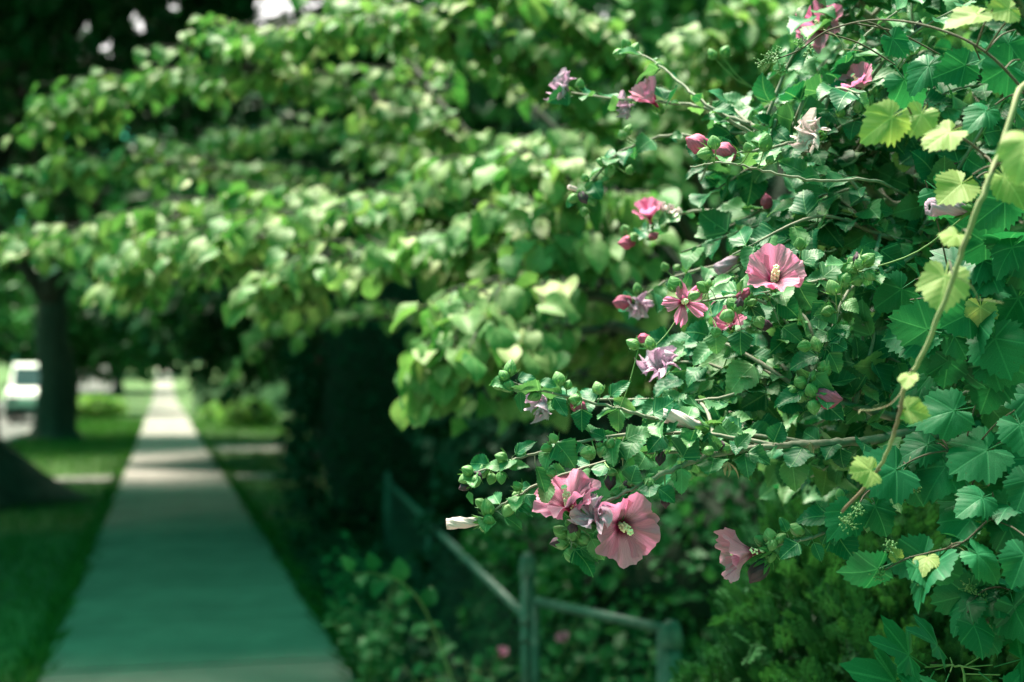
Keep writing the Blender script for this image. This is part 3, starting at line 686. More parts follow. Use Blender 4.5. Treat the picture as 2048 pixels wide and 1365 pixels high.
RB = np.array([1.45, 6.4])
rb = root('redbud_tree', (RB[0], RB[1], 0), 'light green redbud tree with tiers of drooping heart-shaped leaves over the walk', 'tree')
R_ = Leafy(rb, T_HEART, ['redbud'], RB, 'bark')
fork = (RB[0] - 0.1, RB[1] - 0.1, 1.35)
R_.branch([(RB[0], RB[1], -0.05), (RB[0] + 0.03, RB[1], 0.6), fork, (RB[0] - 0.15, RB[1] - 0.1, 2.0), (RB[0], RB[1] + 0.1, 3.2), (RB[0] - 0.2, RB[1] + 0.1, 4.4)], 0.12, 0.03, 6, 'trunk', 12)
limbs = [ # pixel paths with depth, leaf reach, count
 ([(1300, 560, 6.0), (1000, 330, 5.7), (760, 210, 5.6), (520, 160, 5.8), (320, 165, 6.1), (150, 215, 6.4), (90, 245, 6.5)], 330),
 ([(1250, 600, 5.6), (900, 470, 5.2), (620, 410, 5.1), (420, 420, 5.3), (250, 470, 5.6), (130, 480, 6.0), (60, 490, 6.3)], 250),
 ([(1000, 430, 5.9), (640, 370, 6.3), (400, 335, 6.3), (220, 325, 6.3), (110, 345, 6.4), (55, 380, 6.5)], 120, 0.5),
 ([(1250, 640, 5.0), (1000, 480, 4.7), (800, 430, 4.6), (600, 460, 4.7), (430, 500, 5.0), (300, 540, 5.2), (250, 570, 5.3)], 220),
 ([(1200, 600, 4.6), (980, 520, 4.3), (820, 520, 4.3), (660, 540, 4.5), (560, 580, 4.7)], 170),
 ([(1300, 640, 4.2), (1150, 590, 3.9), (1000, 600, 3.7), (900, 660, 3.6), (850, 730, 3.6)], 70),
 ([(1300, 680, 4.0), (1200, 660, 3.8), (1080, 680, 3.7), (980, 690, 3.6), (900, 745, 3.6)], 60),
 ([(1350, 420, 5.2), (1150, 200, 5.0), (950, 90, 5.0), (720, 50, 5.3), (560, 80, 5.6), (440, 60, 5.8)], 300),
 ([(1350, 420, 5.2), (1250, 330, 4.7), (1100, 300, 4.5), (960, 330, 4.5), (880, 350, 4.6)], 120),
 ([(1350, 420, 5.2), (1330, 220, 4.9), (1200, 80, 4.8), (1050, 0, 4.9), (860, -60, 5.2)], 230),
 ([(1400, 380, 5.4), (1480, 180, 5.2), (1560, 60, 5.0), (1680, -20, 5.0)], 190),
 ([(1400, 380, 5.4), (1420, 250, 4.8), (1450, 120, 4.6), (1500, 20, 4.6)], 150),
 ([(1250, 600, 5.0), (1150, 470, 4.4), (1060, 430, 4.2), (960, 450, 4.2)], 100),
 ([(1300, 560, 4.6), (1220, 450, 4.0), (1130, 350, 3.9), (1040, 330, 3.9)], 70),
 ([(1300, 620, 4.4), (1250, 520, 4.1), (1180, 500, 3.9), (1100, 510, 3.9)], 60),
 ([(1250, 700, 6.0), (900, 640, 7.2), (640, 640, 7.4), (530, 660, 7.4), (510, 720, 7.5)], 70),
 ([(1000, 330, 5.7), (800, 100, 6.2), (620, -60, 6.4), (480, -160, 6.6)], 170),
 ([(1100, 420, 6.4), (900, 300, 7.0), (640, 260, 7.3), (420, 300, 7.4), (250, 330, 7.5)], 170),
 ([(1150, 520, 6.4), (930, 450, 6.8), (700, 420, 7.0), (470, 470, 7.2), (330, 520, 7.3)], 110, 0.45),
 ([(1150, 300, 6.4), (950, 120, 6.8), (750, 0, 7.0), (560, -90, 7.2)], 190),
 ([(1200, 420, 6.0), (1020, 330, 6.4), (860, 320, 6.6), (700, 290, 6.8)], 60),
 ([(1250, 560, 5.6), (1130, 500, 5.6), (1000, 510, 5.7), (880, 540, 5.8)], 90),
 ([(1350, 720, 4.8), (1280, 690, 4.5), (1200, 670, 4.4), (1120, 710, 4.4)], 90, 0.3),
 ([(1320, 640, 4.6), (1240, 600, 4.2), (1160, 590, 4.1)], 80, 0.3),
 ([(1330, 760, 4.8), (1200, 770, 4.6), (1080, 790, 4.5), (980, 800, 4.5)], 70, 0.3),
 ([(1480, 180, 5.2), (1650, 150, 5.6), (1800, 60, 5.8), (1980, 30, 6.0)], 130),
]
for pts, n, *fr in limbs:
    p = arr(pts); p = np.vstack([fork, p]); q = R_.branch(p, 0.020, 0.003, 5, 'branch', 7, 'limb')
    seg = np.cumsum(np.r_[0, np.linalg.norm(np.diff(q, axis=0), axis=1)]); first = seg[5] * 1.15 if not fr else seg[-1] * fr[0]
    ntw = max(8, int(n / 3.3))
    for j in range(ntw):
        a = first + (seg[-1] - first) * (j + 0.5 * random.random()) / ntw; i = min(len(q) - 2, int(np.searchsorted(seg, a)))
        st = q[i]; tang = unit(q[i + 1] - q[max(0, i - 1)]); side = unit(np.cross(tang, (0, 0, 1))) * (1 if j % 2 else -1)
        fade = 0.35 + 0.65 * min(1, (seg[-1] - a) / 0.7); ln = random.uniform(0.16, 0.42) * fade
        e = st + ln * unit(tang * 0.8 + side * random.uniform(0.3, 1.0) + np.array([0, 0, random.uniform(-0.15, 0.35)]))
        mid = (st + e) / 2 + np.array([0, 0, 0.03]); tp_ = catmull([st, mid, e + np.array([0, 0, -0.03])], 4)
        V, F = tube(tp_, np.linspace(0.004, 0.0018, len(tp_)), 4); R_.stalk.add(V, F)
        for k in range(6):
            b = tp_[min(len(tp_) - 1, 1 + int(k * (len(tp_) - 1) / 5.0))] + rng.normal(0, 0.004, 3)
            sd = side * (1 if k % 2 else -1) * random.uniform(0.3, 1) + tang * random.uniform(-0.2, 0.8)
            droop = random.uniform(0.25, 1.3)
            nr = np.array([random.gauss(0, 0.35), random.gauss(-0.35, 0.4), 0.9])
            if in_gap((b + np.array([0, 0, -0.03]))[None])[0]: continue
            R_.leaf(b, sd + np.array([0, -0.15, -droop]), nr, random.uniform(0.05, 0.092))
R_.finish(300)

# ------------------------------------------------------------------ cedar (fine scale foliage, lower right)
def cedar_spray(seed):
    r_ = np.random.default_rng(seed); V = []; F = []
    def lf(a, b, w):
        a = np.array(a); b = np.array(b); d = b - a; s_ = np.cross(d, (0, 0, 1)); s_ = s_ / (np.linalg.norm(s_) + 1e-9) * w; k = len(V)
        m = a * 0.45 + b * 0.55 + np.array([0, 0, w * 0.4]); V.extend([a, m + s_, b, m - s_]); F.extend([(k, k + 1, k + 2), (k, k + 2, k + 3)])
    lf((0, 0, 0), (0, 1, -0.1), 0.03)
    for i in range(7):
        t = 0.15 + 0.11 * i
        for sx in (-1, 1):
            L = 0.42 * (1 - 0.6 * t) * r_.uniform(0.8, 1.2); b = np.array((0, t, -0.1 * t)); e = b + np.array((sx * L * 0.75, L * 0.75, r_.normal(0, 0.05)))
            lf(b, e, 0.027); m = (b + e) / 2; lf(m, m + np.array((sx * 0.03, L * 0.5, r_.normal(0, 0.04))), 0.024); lf(m, m + np.array((sx * L * 0.45, 0.02, r_.normal(0, 0.04))), 0.022)
    return np.array(V), np.array(F), np.zeros((len(V), 2))
T_CED = [cedar_spray(k) for k in range(3)]
CC = np.array([0.83, 3.0])
cd = root('cedar_shrub', (CC[0], CC[1], 0), 'rounded cedar shrub with fine scaly green sprays under the flowering shrub', 'shrub')
so_ = Soup()
for k in range(3):
    r_ = np.random.default_rng(70 + k); n = 4200; d = unit(r_.normal(size=(n, 3)) * [1, 1, 1.0]); d[:, 1] = np.where(r_.random(n) < 0.6, -np.abs(d[:, 1]), d[:, 1])
    f = (1 - 0.30 * r_.random(n) ** 1.5) * (1 + 0.09 * np.sin(d[:, 0] * 8 + k) * np.sin(d[:, 2] * 9) + 0.06 * np.sin(d[:, 0] * 17 + d[:, 2] * 13))
    p = d * f[:, None] * [0.47, 0.46, 0.70] + [CC[0], CC[1], 0.62]
    ok = p[:, 2] > 0.03; p, dd = p[ok], d[ok]
    dr = unit(dd * 0.7 + r_.normal(size=dd.shape) * 0.35 + [0, 0, 0.45]); nr = unit(dd * 0.7 + r_.normal(size=dd.shape) * 0.5)
    tt = np.clip(r_.random(len(p)) * 0.8 + 0.25 * (dd[:, 0] < -0.75), 0, 0.99)
    so_.inst(T_CED[k], frames_np(p, dr, nr, r_.uniform(0.038, 0.085, len(p))), tt)
tagk(link('foliage', so_.mesh('foliage', M['cedar']), cd), 'stuff')
link('dark_core', core_mesh((0.40, 0.39, 0.62), 71, 2.2, 0.82), cd, Matrix.Translation((CC[0], CC[1], 0.62)))
link('trunk', make_mesh('trunk', *tube([(CC[0], CC[1], -0.04), (CC[0], CC[1], 0.4), (CC[0] + 0.02, CC[1], 0.95)], [0.05, 0.04, 0.015], 8), M['bark']), cd)

# ------------------------------------------------------------------ flower pieces
def petal(R, H, span, seed, ruffle=0.12, curl=0.0, narrow=0.0, crumple=0.0, nu=14, nv=23):
    """one petal of a funnel flower, axis +Z, centred on +X"""
    r_ = np.random.default_rng(seed); V = []; U = []; ph = r_.uniform(0, 6.28, 8); lp = r_.normal(0, 0.03, nv)
    for i in range(nu):
        s0 = i / (nu - 1)
        for j in range(nv):
            t = -1 + 2 * j / (nv - 1)
            smax = 1 - 0.20 * abs(t) ** 2.6 + 0.035 * math.sin(5 * t + ph[0]) + 0.02 * math.sin(11 * t + ph[1]) + lp[j] * 0.7
            s = s0 * smax
            sp_ = span * (0.55 + 0.6 * s ** 0.6) * (1 - narrow * s ** 1.3)
            phi = t * sp_
            r = R * (0.05 + 0.95 * s ** 1.15)
            z = H * (s ** 0.62) - curl * R * max(0, s - 0.6) ** 2 * 5
            ru = ruffle * R * s * s * (math.sin(3.4 * t + ph[2]) * 0.6 + 0.5 * math.sin(6.1 * t + ph[3] + 2 * s) + 0.25 * math.sin(11 * t + ph[4])) + 0.035 * R * s ** 4 * math.sin(19 * t + ph[5])
            z += ru + 0.07 * R * t * s; r += -0.5 * ru
            x, y = r * math.cos(phi), r * math.sin(phi)
            if narrow:                                 # edges roll inward when the petal wilts
                z += narrow * 0.45 * R * s * t * t; 
            if crumple:
                x += crumple * R * s * math.sin(7 * t + 5 * s + ph[5]); y += crumple * R * s * math.sin(6 * s + 8 * t + ph[6]); z += crumple * R * s * math.sin(9 * s + 5 * t + ph[7])
            V.append((x, y, z)); U.append(((t + 1) / 2, s))
    return np.array(V), grid_faces(nu, nv), np.array(U)
def calyx_geo(r, h, n=5, bract=True, seed=0):
    so = Soup(); V, F, U = lathe([(r * 0.25, -h * 0.45), (r * 0.7, -h * 0.35), (r * 0.95, 0), (r * 0.9, h * 0.2)], 10); so.add(V, F, U, 0.4)
    T = strip_leaf(5, lambda t: max(0.01, 0.26 * (1 - t) ** 0.6), 0, 0.4, -0.1, cols=(-1, 0, 1))
    ms = [np.array(frame((r * 0.75 * math.cos(a), r * 0.75 * math.sin(a), -h * 0.1), (math.cos(a) * 0.45, math.sin(a) * 0.45, 1), (-math.cos(a), -math.sin(a), 0.3), h * 1.05)) for a in np.arange(n) * 2 * PI / n]
    so.inst(T, ms, [0.5] * n)
    if bract:
        B = strip_leaf(4, lambda t: max(0.01, 0.10 * (1 - t) ** 0.6), 0, 0.3, -0.5, cols=(-1, 0, 1))
        ms = [np.array(frame((r * 0.3 * math.cos(a), r * 0.3 * math.sin(a), -h * 0.4), (math.cos(a), math.sin(a), 0.55), (-math.cos(a) * 0.4, -math.sin(a) * 0.4, 1), h * 1.0)) for a in 0.4 + np.arange(7) * 2 * PI / 7]
        so.inst(B, ms, [0.8] * 7)
    return so
CAL = {}
def calyx_me(k=0):
    if k not in CAL: CAL[k] = calyx_geo(0.0062 if k == 0 else 0.0068, 0.015).mesh('calyx', M['sepal'])
    return CAL[k]
def stamen_geo():
    so = Soup(); pth = catmull([(0, 0, 0), (0.0006, 0, 0.014), (0.002, 0.001, 0.030)], 6); V, F = tube(pth, np.linspace(0.0019, 0.0013, len(pth)), 8); so.add(V, F)
    r_ = np.random.default_rng(5); ball = lathe([(0.001, -1), (0.75, -0.6), (1, 0), (0.75, 0.6), (0.001, 1)], 6)
    for i in range(52):
        q = pth[int(4 + (len(pth) - 5) * r_.random())]; a = r_.uniform(0, 6.28); o = np.array([math.cos(a), math.sin(a), r_.normal(0, 0.5)]) * 0.0034
        so.add(ball[0] * 0.00125 + q + o, ball[1]); V, F = tube([q, q + o], 0.0003, 3, False); so.add(V, F)
    for i in range(5):
        a = i * 1.257; so.add(ball[0] * 0.0017 + pth[-1] + np.array([math.cos(a) * 0.002, math.sin(a) * 0.002, 0.003]), ball[1])
    return so.mesh('stamen', M['stamen'])
STAMEN = stamen_geo()
def axis_m(pos, ax, s=1.0, roll=0.0):
    return Matrix.Translation(pos) @ Vector(ax).normalized().to_track_quat('Z', 'Y').to_matrix().to_4x4() @ Matrix.Rotation(roll, 4, 'Z') @ Matrix.Scale(s, 4)
PET = {}
STY = {'open': dict(R=0.041, H=0.031, span=0.84, ruffle=0.20), 'cup': dict(R=0.036, H=0.038, span=0.84, ruffle=0.22),
       'half': dict(R=0.024, H=0.045, span=0.80, ruffle=0.16), 'wilt': dict(R=0.038, H=0.024, span=0.72, ruffle=0.22, narrow=0.62, curl=0.2),
       'crumple': dict(R=0.027, H=0.024, span=0.75, ruffle=0.35, narrow=0.12, crumple=0.22), 'bell': dict(R=0.032, H=0.047, span=0.86, ruffle=0.22)}
def petal_me(style, k, mat):
    if (style, k, mat) not in PET:
        V, F, U = petal(seed=hash(style) % 97 if False else sum(map(ord, style)) * 7 + k, **STY[style]); PET[(style, k, mat)] = make_mesh('petal', V, F, M[mat], U)
    return PET[(style, k, mat)]
def flower(rt, base, ax, style, mat='petal', s=1.0, roll=0.0, stamen=True, label=None):
    Mx = axis_m(base, ax, s, roll)
    f = link('flower', calyx_me(), rt, Mx)
    if label: f['label'] = label
    for k in range(5):
        tilt = random.gauss(0, 0.10)
        link('petal', petal_me(style, k, mat), f, Matrix.Translation((0, 0, 0.004)) @ Matrix.Rotation(k * 2 * PI / 5 + random.gauss(0, 0.07), 4, 'Z') @ Matrix.Rotation(tilt, 4, 'Y'))
    if stamen: link('stamen', STAMEN, f, Matrix.Translation((0, 0, 0.004)) @ Matrix.Scale(1.2, 4))
    return f
def rolled_me(kind):
    mat, L, r, seed = {'white': ('rolled', 0.046, 0.0068, 1), 'lilac': ('spent', 0.042, 0.0085, 2), 'pink': ('pinkbud', 0.030, 0.0085, 3), 'dark': ('darkbud', 0.026, 0.0065, 4), 'palepink': ('petal', 0.036, 0.011, 6)}[kind]
    z = np.linspace(0, 1, 11); prof = []
    for q in z:
        if kind in ('pink', 'dark'): rr = r * (0.55 + 0.75 * math.sin(PI * min(1, q * 0.9 + 0.12))) * (1 - 0.75 * max(0, q - 0.72) / 0.28)
        else: rr = r * (0.55 + 0.9 * q ** 0.8 - 0.45 * q ** 3)
        prof.append((rr, q * L))
    prof.append((prof[-1][0] * 0.35, L * 0.97))
    V, F, U = lathe(prof, 20, twist=55.0, ridge=0.13, nr=5, jit=0.035, seed=seed)
    V[:, 0] += 0.10 * L * np.sin(V[:, 2] / L * 2.2)
    return make_mesh('rolled_petal', V, F, M[mat], U)
ROL = {k: rolled_me(k) for k in ('white', 'lilac', 'pink', 'dark', 'palepink')}
def bud_me(seed, L=0.0165, r=0.0062):
    prof = [(r * 0.35, 0), (r * 0.8, L * 0.12), (r * 1.0, L * 0.32), (r * 0.98, L * 0.5), (r * 0.80, L * 0.68), (r * 0.5, L * 0.84), (r * 0.18, L * 0.96), (0.0002, L)]
    V, F, U = lathe(prof, 20, twist=22, ridge=0.09, nr=5, jit=0.012, seed=seed); return make_mesh('bud', V, F, M['bud'], U)
BUD = [bud_me(k, L, r) for k, (L, r) in enumerate(((0.0175, 0.0064), (0.0155, 0.0068), (0.0135, 0.0056)))]
def bract_me():
    so = Soup(); B = strip_leaf(5, lambda t: max(0.01, 0.11 * (1 - t) ** 0.6), 0, 0.3, -0.35, cols=(-1, 0, 1))
    ms = [np.array(frame((0.0015 * math.cos(a), 0.0015 * math.sin(a), -0.0005), (math.cos(a), math.sin(a), 0.75), (-math.cos(a) * 0.4, -math.sin(a) * 0.4, 1), 0.0125)) for a in np.arange(7) * 2 * PI / 7]
    so.inst(B, ms, [0.7] * 7); return so.mesh('bract', M['sepal'])
BRACT = bract_me()

# ------------------------------------------------------------------ rose of sharon (the flowering shrub)
HB = np.array([1.02, 2.42])
hb = root('flowering_shrub', (HB[0], HB[1], 0), 'flowering shrub with pink funnel blossoms, green buds and toothed leaves arching over the fence', 'shrub')
H_ = Leafy(hb, T_HIB, ['hib'], HB)
def gp_(a, z): return (HB[0] + a[0], HB[1] + a[1], z)
main = {}
def stem(key, pts, r0, r1): main[key] = H_.branch([gp_((random.uniform(-0.06, 0.06), random.uniform(-0.05, 0.05)), -0.03)] + [tuple(P(*q)) for q in pts], r0, r1, 8, 'stem', 9, wob=0.0008)
stem('a', [(2150, 1150, 2.35), (1960, 900, 2.15), (1850, 850, 2.05), (1790, 835, 2.0), (1700, 812, 1.97), (1640, 805, 1.95)], 0.013, 0.0032)
stem('b', [(2200, 1100, 2.45), (2080, 760, 2.3), (1960, 560, 2.2), (1850, 500, 2.1), (1760, 470, 2.05)], 0.013, 0.0035)
stem('c', [(2180, 1000, 2.5), (2020, 600, 2.4), (1880, 430, 2.3), (1780, 410, 2.25), (1700, 345, 2.2), (1600, 300, 2.15), (1500, 250, 2.15)], 0.016, 0.004)
stem('d', [(2180, 900, 2.6), (2060, 420, 2.5), (1930, 200, 2.4), (1820, 90, 2.35), (1720, 20, 2.3), (1650, -60, 2.3)], 0.016, 0.004)
stem('e', [(2120, 1150, 2.3), (1980, 960, 2.1), (1880, 880, 2.0), (1820, 868, 1.96), (1740, 880, 1.93), (1650, 888, 1.9), (1560, 892, 1.9), (1440, 908, 1.89), (1340, 942, 1.87), (1270, 975, 1.86), (1210, 1005, 1.86)], 0.010, 0.0018)
stem('f', [(2200, 800, 2.6), (2120, 300, 2.5), (2060, 60, 2.4), (1990, -80, 2.4)], 0.014, 0.004)
BR = [ # pixel paths with depth, start radius
 ([(1560, 892, 1.90), (1420, 868, 1.90), (1290, 832, 1.89), (1180, 803, 1.88), (1080, 780, 1.87), (1005, 760, 1.87)], 0.0032),
 ([(1650, 888, 1.90), (1500, 872, 1.93), (1330, 868, 1.90), (1200, 876, 1.88), (1095, 902, 1.87), (1010, 925, 1.87), (935, 952, 1.87)], 0.0032),
 ([(1440, 908, 1.89), (1300, 905, 1.92), (1150, 942, 1.90), (1080, 968, 1.88), (1020, 1000, 1.87), (968, 1038, 1.87)], 0.0026),
 ([(1210, 1005, 1.86), (1175, 1025, 1.86), (1145, 1065, 1.86), (1143, 1100, 1.86)], 0.0019),
 ([(1850, 500, 2.10), (1720, 540, 1.98), (1600, 572, 1.92), (1480, 592, 1.90), (1370, 610, 1.89)], 0.0034),
 ([(1760, 470, 2.05), (1745, 520, 1.95), (1690, 595, 1.90), (1660, 670, 1.88), (1625, 745, 1.87), (1605, 790, 1.87)], 0.0030),
 ([(1850, 500, 2.10), (1760, 545, 1.95), (1700, 530, 1.90), (1690, 530, 1.90)], 0.003),
 ([(1500, 250, 2.15), (1400, 215, 2.18), (1330, 205, 2.2), (1230, 198, 2.25), (1130, 185, 2.3)], 0.0034),
 ([(1600, 300, 2.15), (1500, 265, 2.1), (1420, 215, 2.1), (1365, 170, 2.15), (1310, 125, 2.2), (1250, 95, 2.25)], 0.0034),
 ([(1600, 300, 2.15), (1450, 290, 2.2), (1350, 270, 2.25), (1250, 300, 2.3), (1195, 350, 2.3), (1160, 400, 2.3)], 0.0032),
 ([(1880, 430, 2.30), (1800, 385, 2.1), (1740, 360, 1.96), (1640, 362, 1.93), (1540, 345, 1.92), (1450, 326, 1.92), (1380, 334, 1.93)], 0.0026),
 ([(1700, 345, 2.20), (1600, 290, 2.05), (1520, 300, 2.0), (1450, 308, 1.98), (1395, 300, 1.98)], 0.003),
 ([(1780, 410, 2.25), (1600, 430, 2.3), (1450, 420, 2.35), (1350, 430, 2.4), (1290, 460, 2.45), (1245, 485, 2.45)], 0.0036),
 ([(1760, 470, 2.05), (1600, 500, 2.2), (1480, 520, 2.25), (1350, 555, 2.3), (1290, 590, 2.3), (1250, 602, 2.3)], 0.0034),
 ([(1640, 805, 1.95), (1520, 770, 2.0), (1420, 730, 2.05), (1330, 720, 2.1), (1290, 690, 2.1)], 0.003),
 ([(1640, 805, 1.95), (1640, 795, 1.88), (1655, 780, 1.87)], 0.0022),
 ([(1880, 880, 2.0), (1810, 950, 1.93), (1720, 1030, 1.88), (1640, 1070, 1.86), (1580, 1085, 1.86), (1540, 1098, 1.86)], 0.0034),
 ([(1820, 90, 2.35), (1740, 130, 2.25), (1700, 180, 2.2), (1720, 215, 2.15)], 0.003),
 ([(1720, 20, 2.30), (1670, 45, 2.25), (1640, 60, 2.25)], 0.003),
 ([(1720, 20, 2.30), (1620, 80, 2.35), (1550, 150, 2.4), (1480, 200, 2.45)], 0.003),
 ([(1600, 300, 2.15), (1640, 275, 2.1), (1690, 250, 2.08), (1720, 235, 2.05)], 0.0024),
 ([(1880, 430, 2.30), (1890, 360, 2.2), (1885, 330, 2.15)], 0.003),
 ([(1420, 868, 1.90), (1380, 850, 1.88), (1330, 834, 1.88)], 0.0018),
 ([(1520, 770, 2.0), (1420, 800, 2.0), (1300, 800, 2.03), (1180, 800, 2.05), (1090, 800, 2.05)], 0.0024),
]
H_leafy = []
for pts, r in BR:
    H_leafy.append(H_.branch([tuple(P(*q)) for q in pts], r, max(0.0011, r * 0.4), 7, 'branch', 7, wob=0.0007))
# inner branches that fill the shrub's body on the right
def inside(u, v):
    edge = np.interp(v, [-60, 60, 200, 330, 470, 620, 760, 860, 960, 1010], [1660, 1600, 1430, 1390, 1350, 1320, 1300, 1290, 1390, 1700])
    return u > edge
cnt = 0
while cnt < 275:
    u = random.uniform(1285, 2120); v = random.uniform(-60, 1010)
    if not inside(u, v): continue
    d = random.uniform(1.97, 2.75) if u > 1450 else random.uniform(2.06, 2.5)
    e = np.array(P(u, v, d)); ks = list(main); st = main[random.choice(ks)]; dist = np.linalg.norm(st - e, axis=1) + 0.25 * (st[:, 2] > e[2] + 0.05)
    for k in ks:
        dk = np.linalg.norm(main[k] - e, axis=1) + 0.25 * (main[k][:, 2] > e[2] + 0.05)
        if dk.min() < dist.min(): st, dist = main[k], dk
    b = st[dist.argmin()]
    if np.linalg.norm(e - b) < 0.05: continue
    mid = (b + e) / 2 + np.array([random.gauss(0, 0.02), random.gauss(0, 0.02), 0.04])
    p = catmull([b, mid, e], 6); V, F = tube(p, np.linspace(0.0034, 0.0014, len(p)), 5); H_.stalk.add(V, F); H_leafy.append(p); cnt += 1
def natural(p, step, size, jit=0.5, start=0.12, view=0.75):
    seg = np.cumsum(np.r_[0, np.linalg.norm(np.diff(p, axis=0), axis=1)]); a = seg[-1] * start; j = random.randrange(2)
    while a < seg[-1]:
        i = min(len(p) - 2, int(np.searchsorted(seg, a))); i = max(i, 1)
        tang = unit(p[i + 1] - p[i - 1]); f = (a - seg[i - 1]) / max(1e-6, seg[i] - seg[i - 1]); q = p[i - 1] + (p[i] - p[i - 1]) * min(1, max(0, f))
        side = unit(np.cross(tang, (0.2, -0.5, 0.8))) * (1 if j % 2 else -1)
        d = tang * random.uniform(0.1, 0.9) + side * random.uniform(0.4, 1.1) + np.array([0, -0.25, -random.uniform(-0.1, 0.6)]) + rng.normal(0, 0.25, 3)
        nr = np.array([-0.25, -view, 0.75]) + rng.normal(0, jit, 3)
        H_.leaf(q, d, nr, size * random.choice((0.55, 0.8, 1.0, 1.0, 1.2))); j += 1; a += step * random.uniform(0.6, 1.4)
for k, p in enumerate(H_leafy):
    if k == 10: continue                                   # the bare twig
    natural(p, 0.024 if k < len(BR) else 0.019, 0.034 if k < len(BR) else 0.046, start=0.1)
natural(main['e'], 0.022, 0.036, start=0.45); natural(main['a'], 0.03, 0.038, start=0.5); natural(main['c'], 0.024, 0.036, start=0.55); natural(main['d'], 0.022, 0.04, start=0.3); natural(main['b'], 0.022, 0.04, start=0.3); natural(main['f'], 0.02, 0.042, start=0.3)
# leaves that can be recognised one by one: foot px, tip px, relative width, facing
HL = [(1163, 812, 1163, 860, 1.1), (1238, 812, 1236, 864, 1.1), (1107, 880, 1150, 928, 1.15), (1027, 912, 1068, 882, 0.8), (1070, 926, 1092, 988, 0.95), (1010, 934, 1056, 930, 0.7),
 (1012, 934, 970, 929, 0.8), (1040, 778, 1043, 824, 0.7), (1030, 760, 1068, 752, 0.8), (1075, 765, 1112, 768, 0.8), (1105, 788, 1132, 833, 0.65), (1215, 797, 1257, 762, 0.8), (1300, 832, 1348, 804, 1.0),
 (1310, 838, 1330, 868, 1.0), (1245, 882, 1304, 856, 0.9), (1235, 885, 1222, 935, 0.9), (1260, 970, 1270, 932, 1.5), (1310, 972, 1352, 1003, 1.0), (1048, 984, 1072, 1022, 0.8), (1030, 1008, 1064, 1030, 0.8),
 (1003, 1030, 1046, 1058, 0.8), (936, 980, 945, 1008, 0.6), (1180, 1072, 1204, 1120, 0.9), (1155, 1092, 1197, 1122, 0.7), (1150, 1015, 1180, 990, 0.8), (1420, 578, 1466, 552, 0.95), (1494, 612, 1528, 636, 1.0),
 (1480, 600, 1484, 560, 0.8), (1590, 558, 1622, 622, 1.0), (1548, 598, 1596, 630, 1.1), (1432, 660, 1430, 706, 1.2), (1482, 655, 1478, 708, 1.2), (1560, 650, 1600, 684, 1.0), (1365, 580, 1380, 548, 0.9),
 (1362, 924, 1388, 862, 1.0), (1490, 900, 1538, 926, 1.1), (1545, 890, 1562, 846, 1.5), (1580, 905, 1592, 982, 1.05), (1588, 900, 1606, 920, 1.3), (1680, 890, 1682, 935, 1.2), (1362, 930, 1363, 987, 0.8),
 (1672, 1032, 1594, 1034, 0.85), (1676, 1038, 1640, 1082, 1.1), (1602, 1082, 1558, 1112, 1.0), (1625, 1080, 1640, 1122, 0.9), (1662, 1052, 1702, 1118, 1.0), (1575, 1068, 1562, 1036, 0.9), (1215, 880, 1180, 860, 0.9),
 (1330, 870, 1310, 905, 1.0), (1400, 905, 1432, 880, 1.0), (1440, 905, 1418, 870, 1.0), (1470, 900, 1500, 868, 1.0), (1650, 690, 1690, 660, 0.9), (1660, 680, 1690, 700, 1.1), (1655, 700, 1680, 745, 1.1), (1600, 530, 1640, 500, 1.1),
 (1640, 560, 1690, 520, 1.0), (1560, 520, 1590, 490, 1.0), (1700, 535, 1760, 510, 1.3), (1655, 600, 1625, 640, 0.9), (1670, 590, 1640, 560, 0.8), (1680, 560, 1700, 600, 1.1), (1720, 530, 1740, 570, 1.1), (1620, 800, 1605, 835, 1.1), (1640, 800, 1650, 840, 1.0)]
for u0, v0, u1, v1, w in HL:
    best = None
    for p in H_.B:
        for q in p[::2]:
            a = to_px(q)
            if a[2] < 2.02:
                dd = (a[0] - u0) ** 2 + (a[1] - v0) ** 2
                if best is None or dd < best[0]: best = (dd, q, a[2])
    q, dep = best[1], best[2] - 0.006
    b = np.array(P(u0, v0, dep)); ln0 = math.hypot(u1 - u0, v1 - v0) / FPX * dep
    tilt = random.uniform(-0.35, 0.1) * ln0
    e = np.array(P(u1, v1, dep)) + np.array([0, tilt, 0]); d = e - b; L = np.linalg.norm(d); L /= 1.0
    nr = np.array([-0.2, -0.85, 0.6]) + rng.normal(0, 0.22, 3)
    if np.linalg.norm(b - q) > 0.004: V, F = tube([q, (q + b) / 2 + [0, 0, 0.002], b], 0.0006, 4, False); H_.stalk.add(V, F)
    H_.leaf(b, d, nr, L / 1.1, None, 0, None, w)
# ---- buds, blossoms, spent flowers
def attach(base, rr=0.0009):
    """short stalk from the nearest branch to base"""
    dist, q = H_.near(np.asarray(base, float))
    if dist > 0.003:
        b = np.asarray(base, float); mid = (q + b) / 2 + np.array([0, 0, -0.08 * dist])
        V, F = tube(catmull([q, mid, b], 4), rr, 5, False); H_gst.add(V, F)
H_gst = Soup()
def bud(u, v, ang, d=1.87, s=1.0, fwd=None, dark=False):
    ax = Vector((math.cos(math.radians(ang)), random.uniform(-0.6, 0.1) if fwd is None else fwd, math.sin(math.radians(ang)))).normalized()
    c = np.array(P(u, v, d)); base = c - np.array(ax) * 0.008 * s
    o = link('bud', BUD[random.randrange(3)], hb, axis_m(base, ax, s * random.uniform(1.05, 1.3), random.uniform(0, 6)))
    link('bract', BRACT, o, Matrix.Rotation(random.uniform(0, 6), 4, 'Z'))
    if dark: link('petal', ROL['dark'], o, Matrix.Translation((0, 0, 0.004)) @ Matrix.Scale(0.62, 4))
    attach(base)
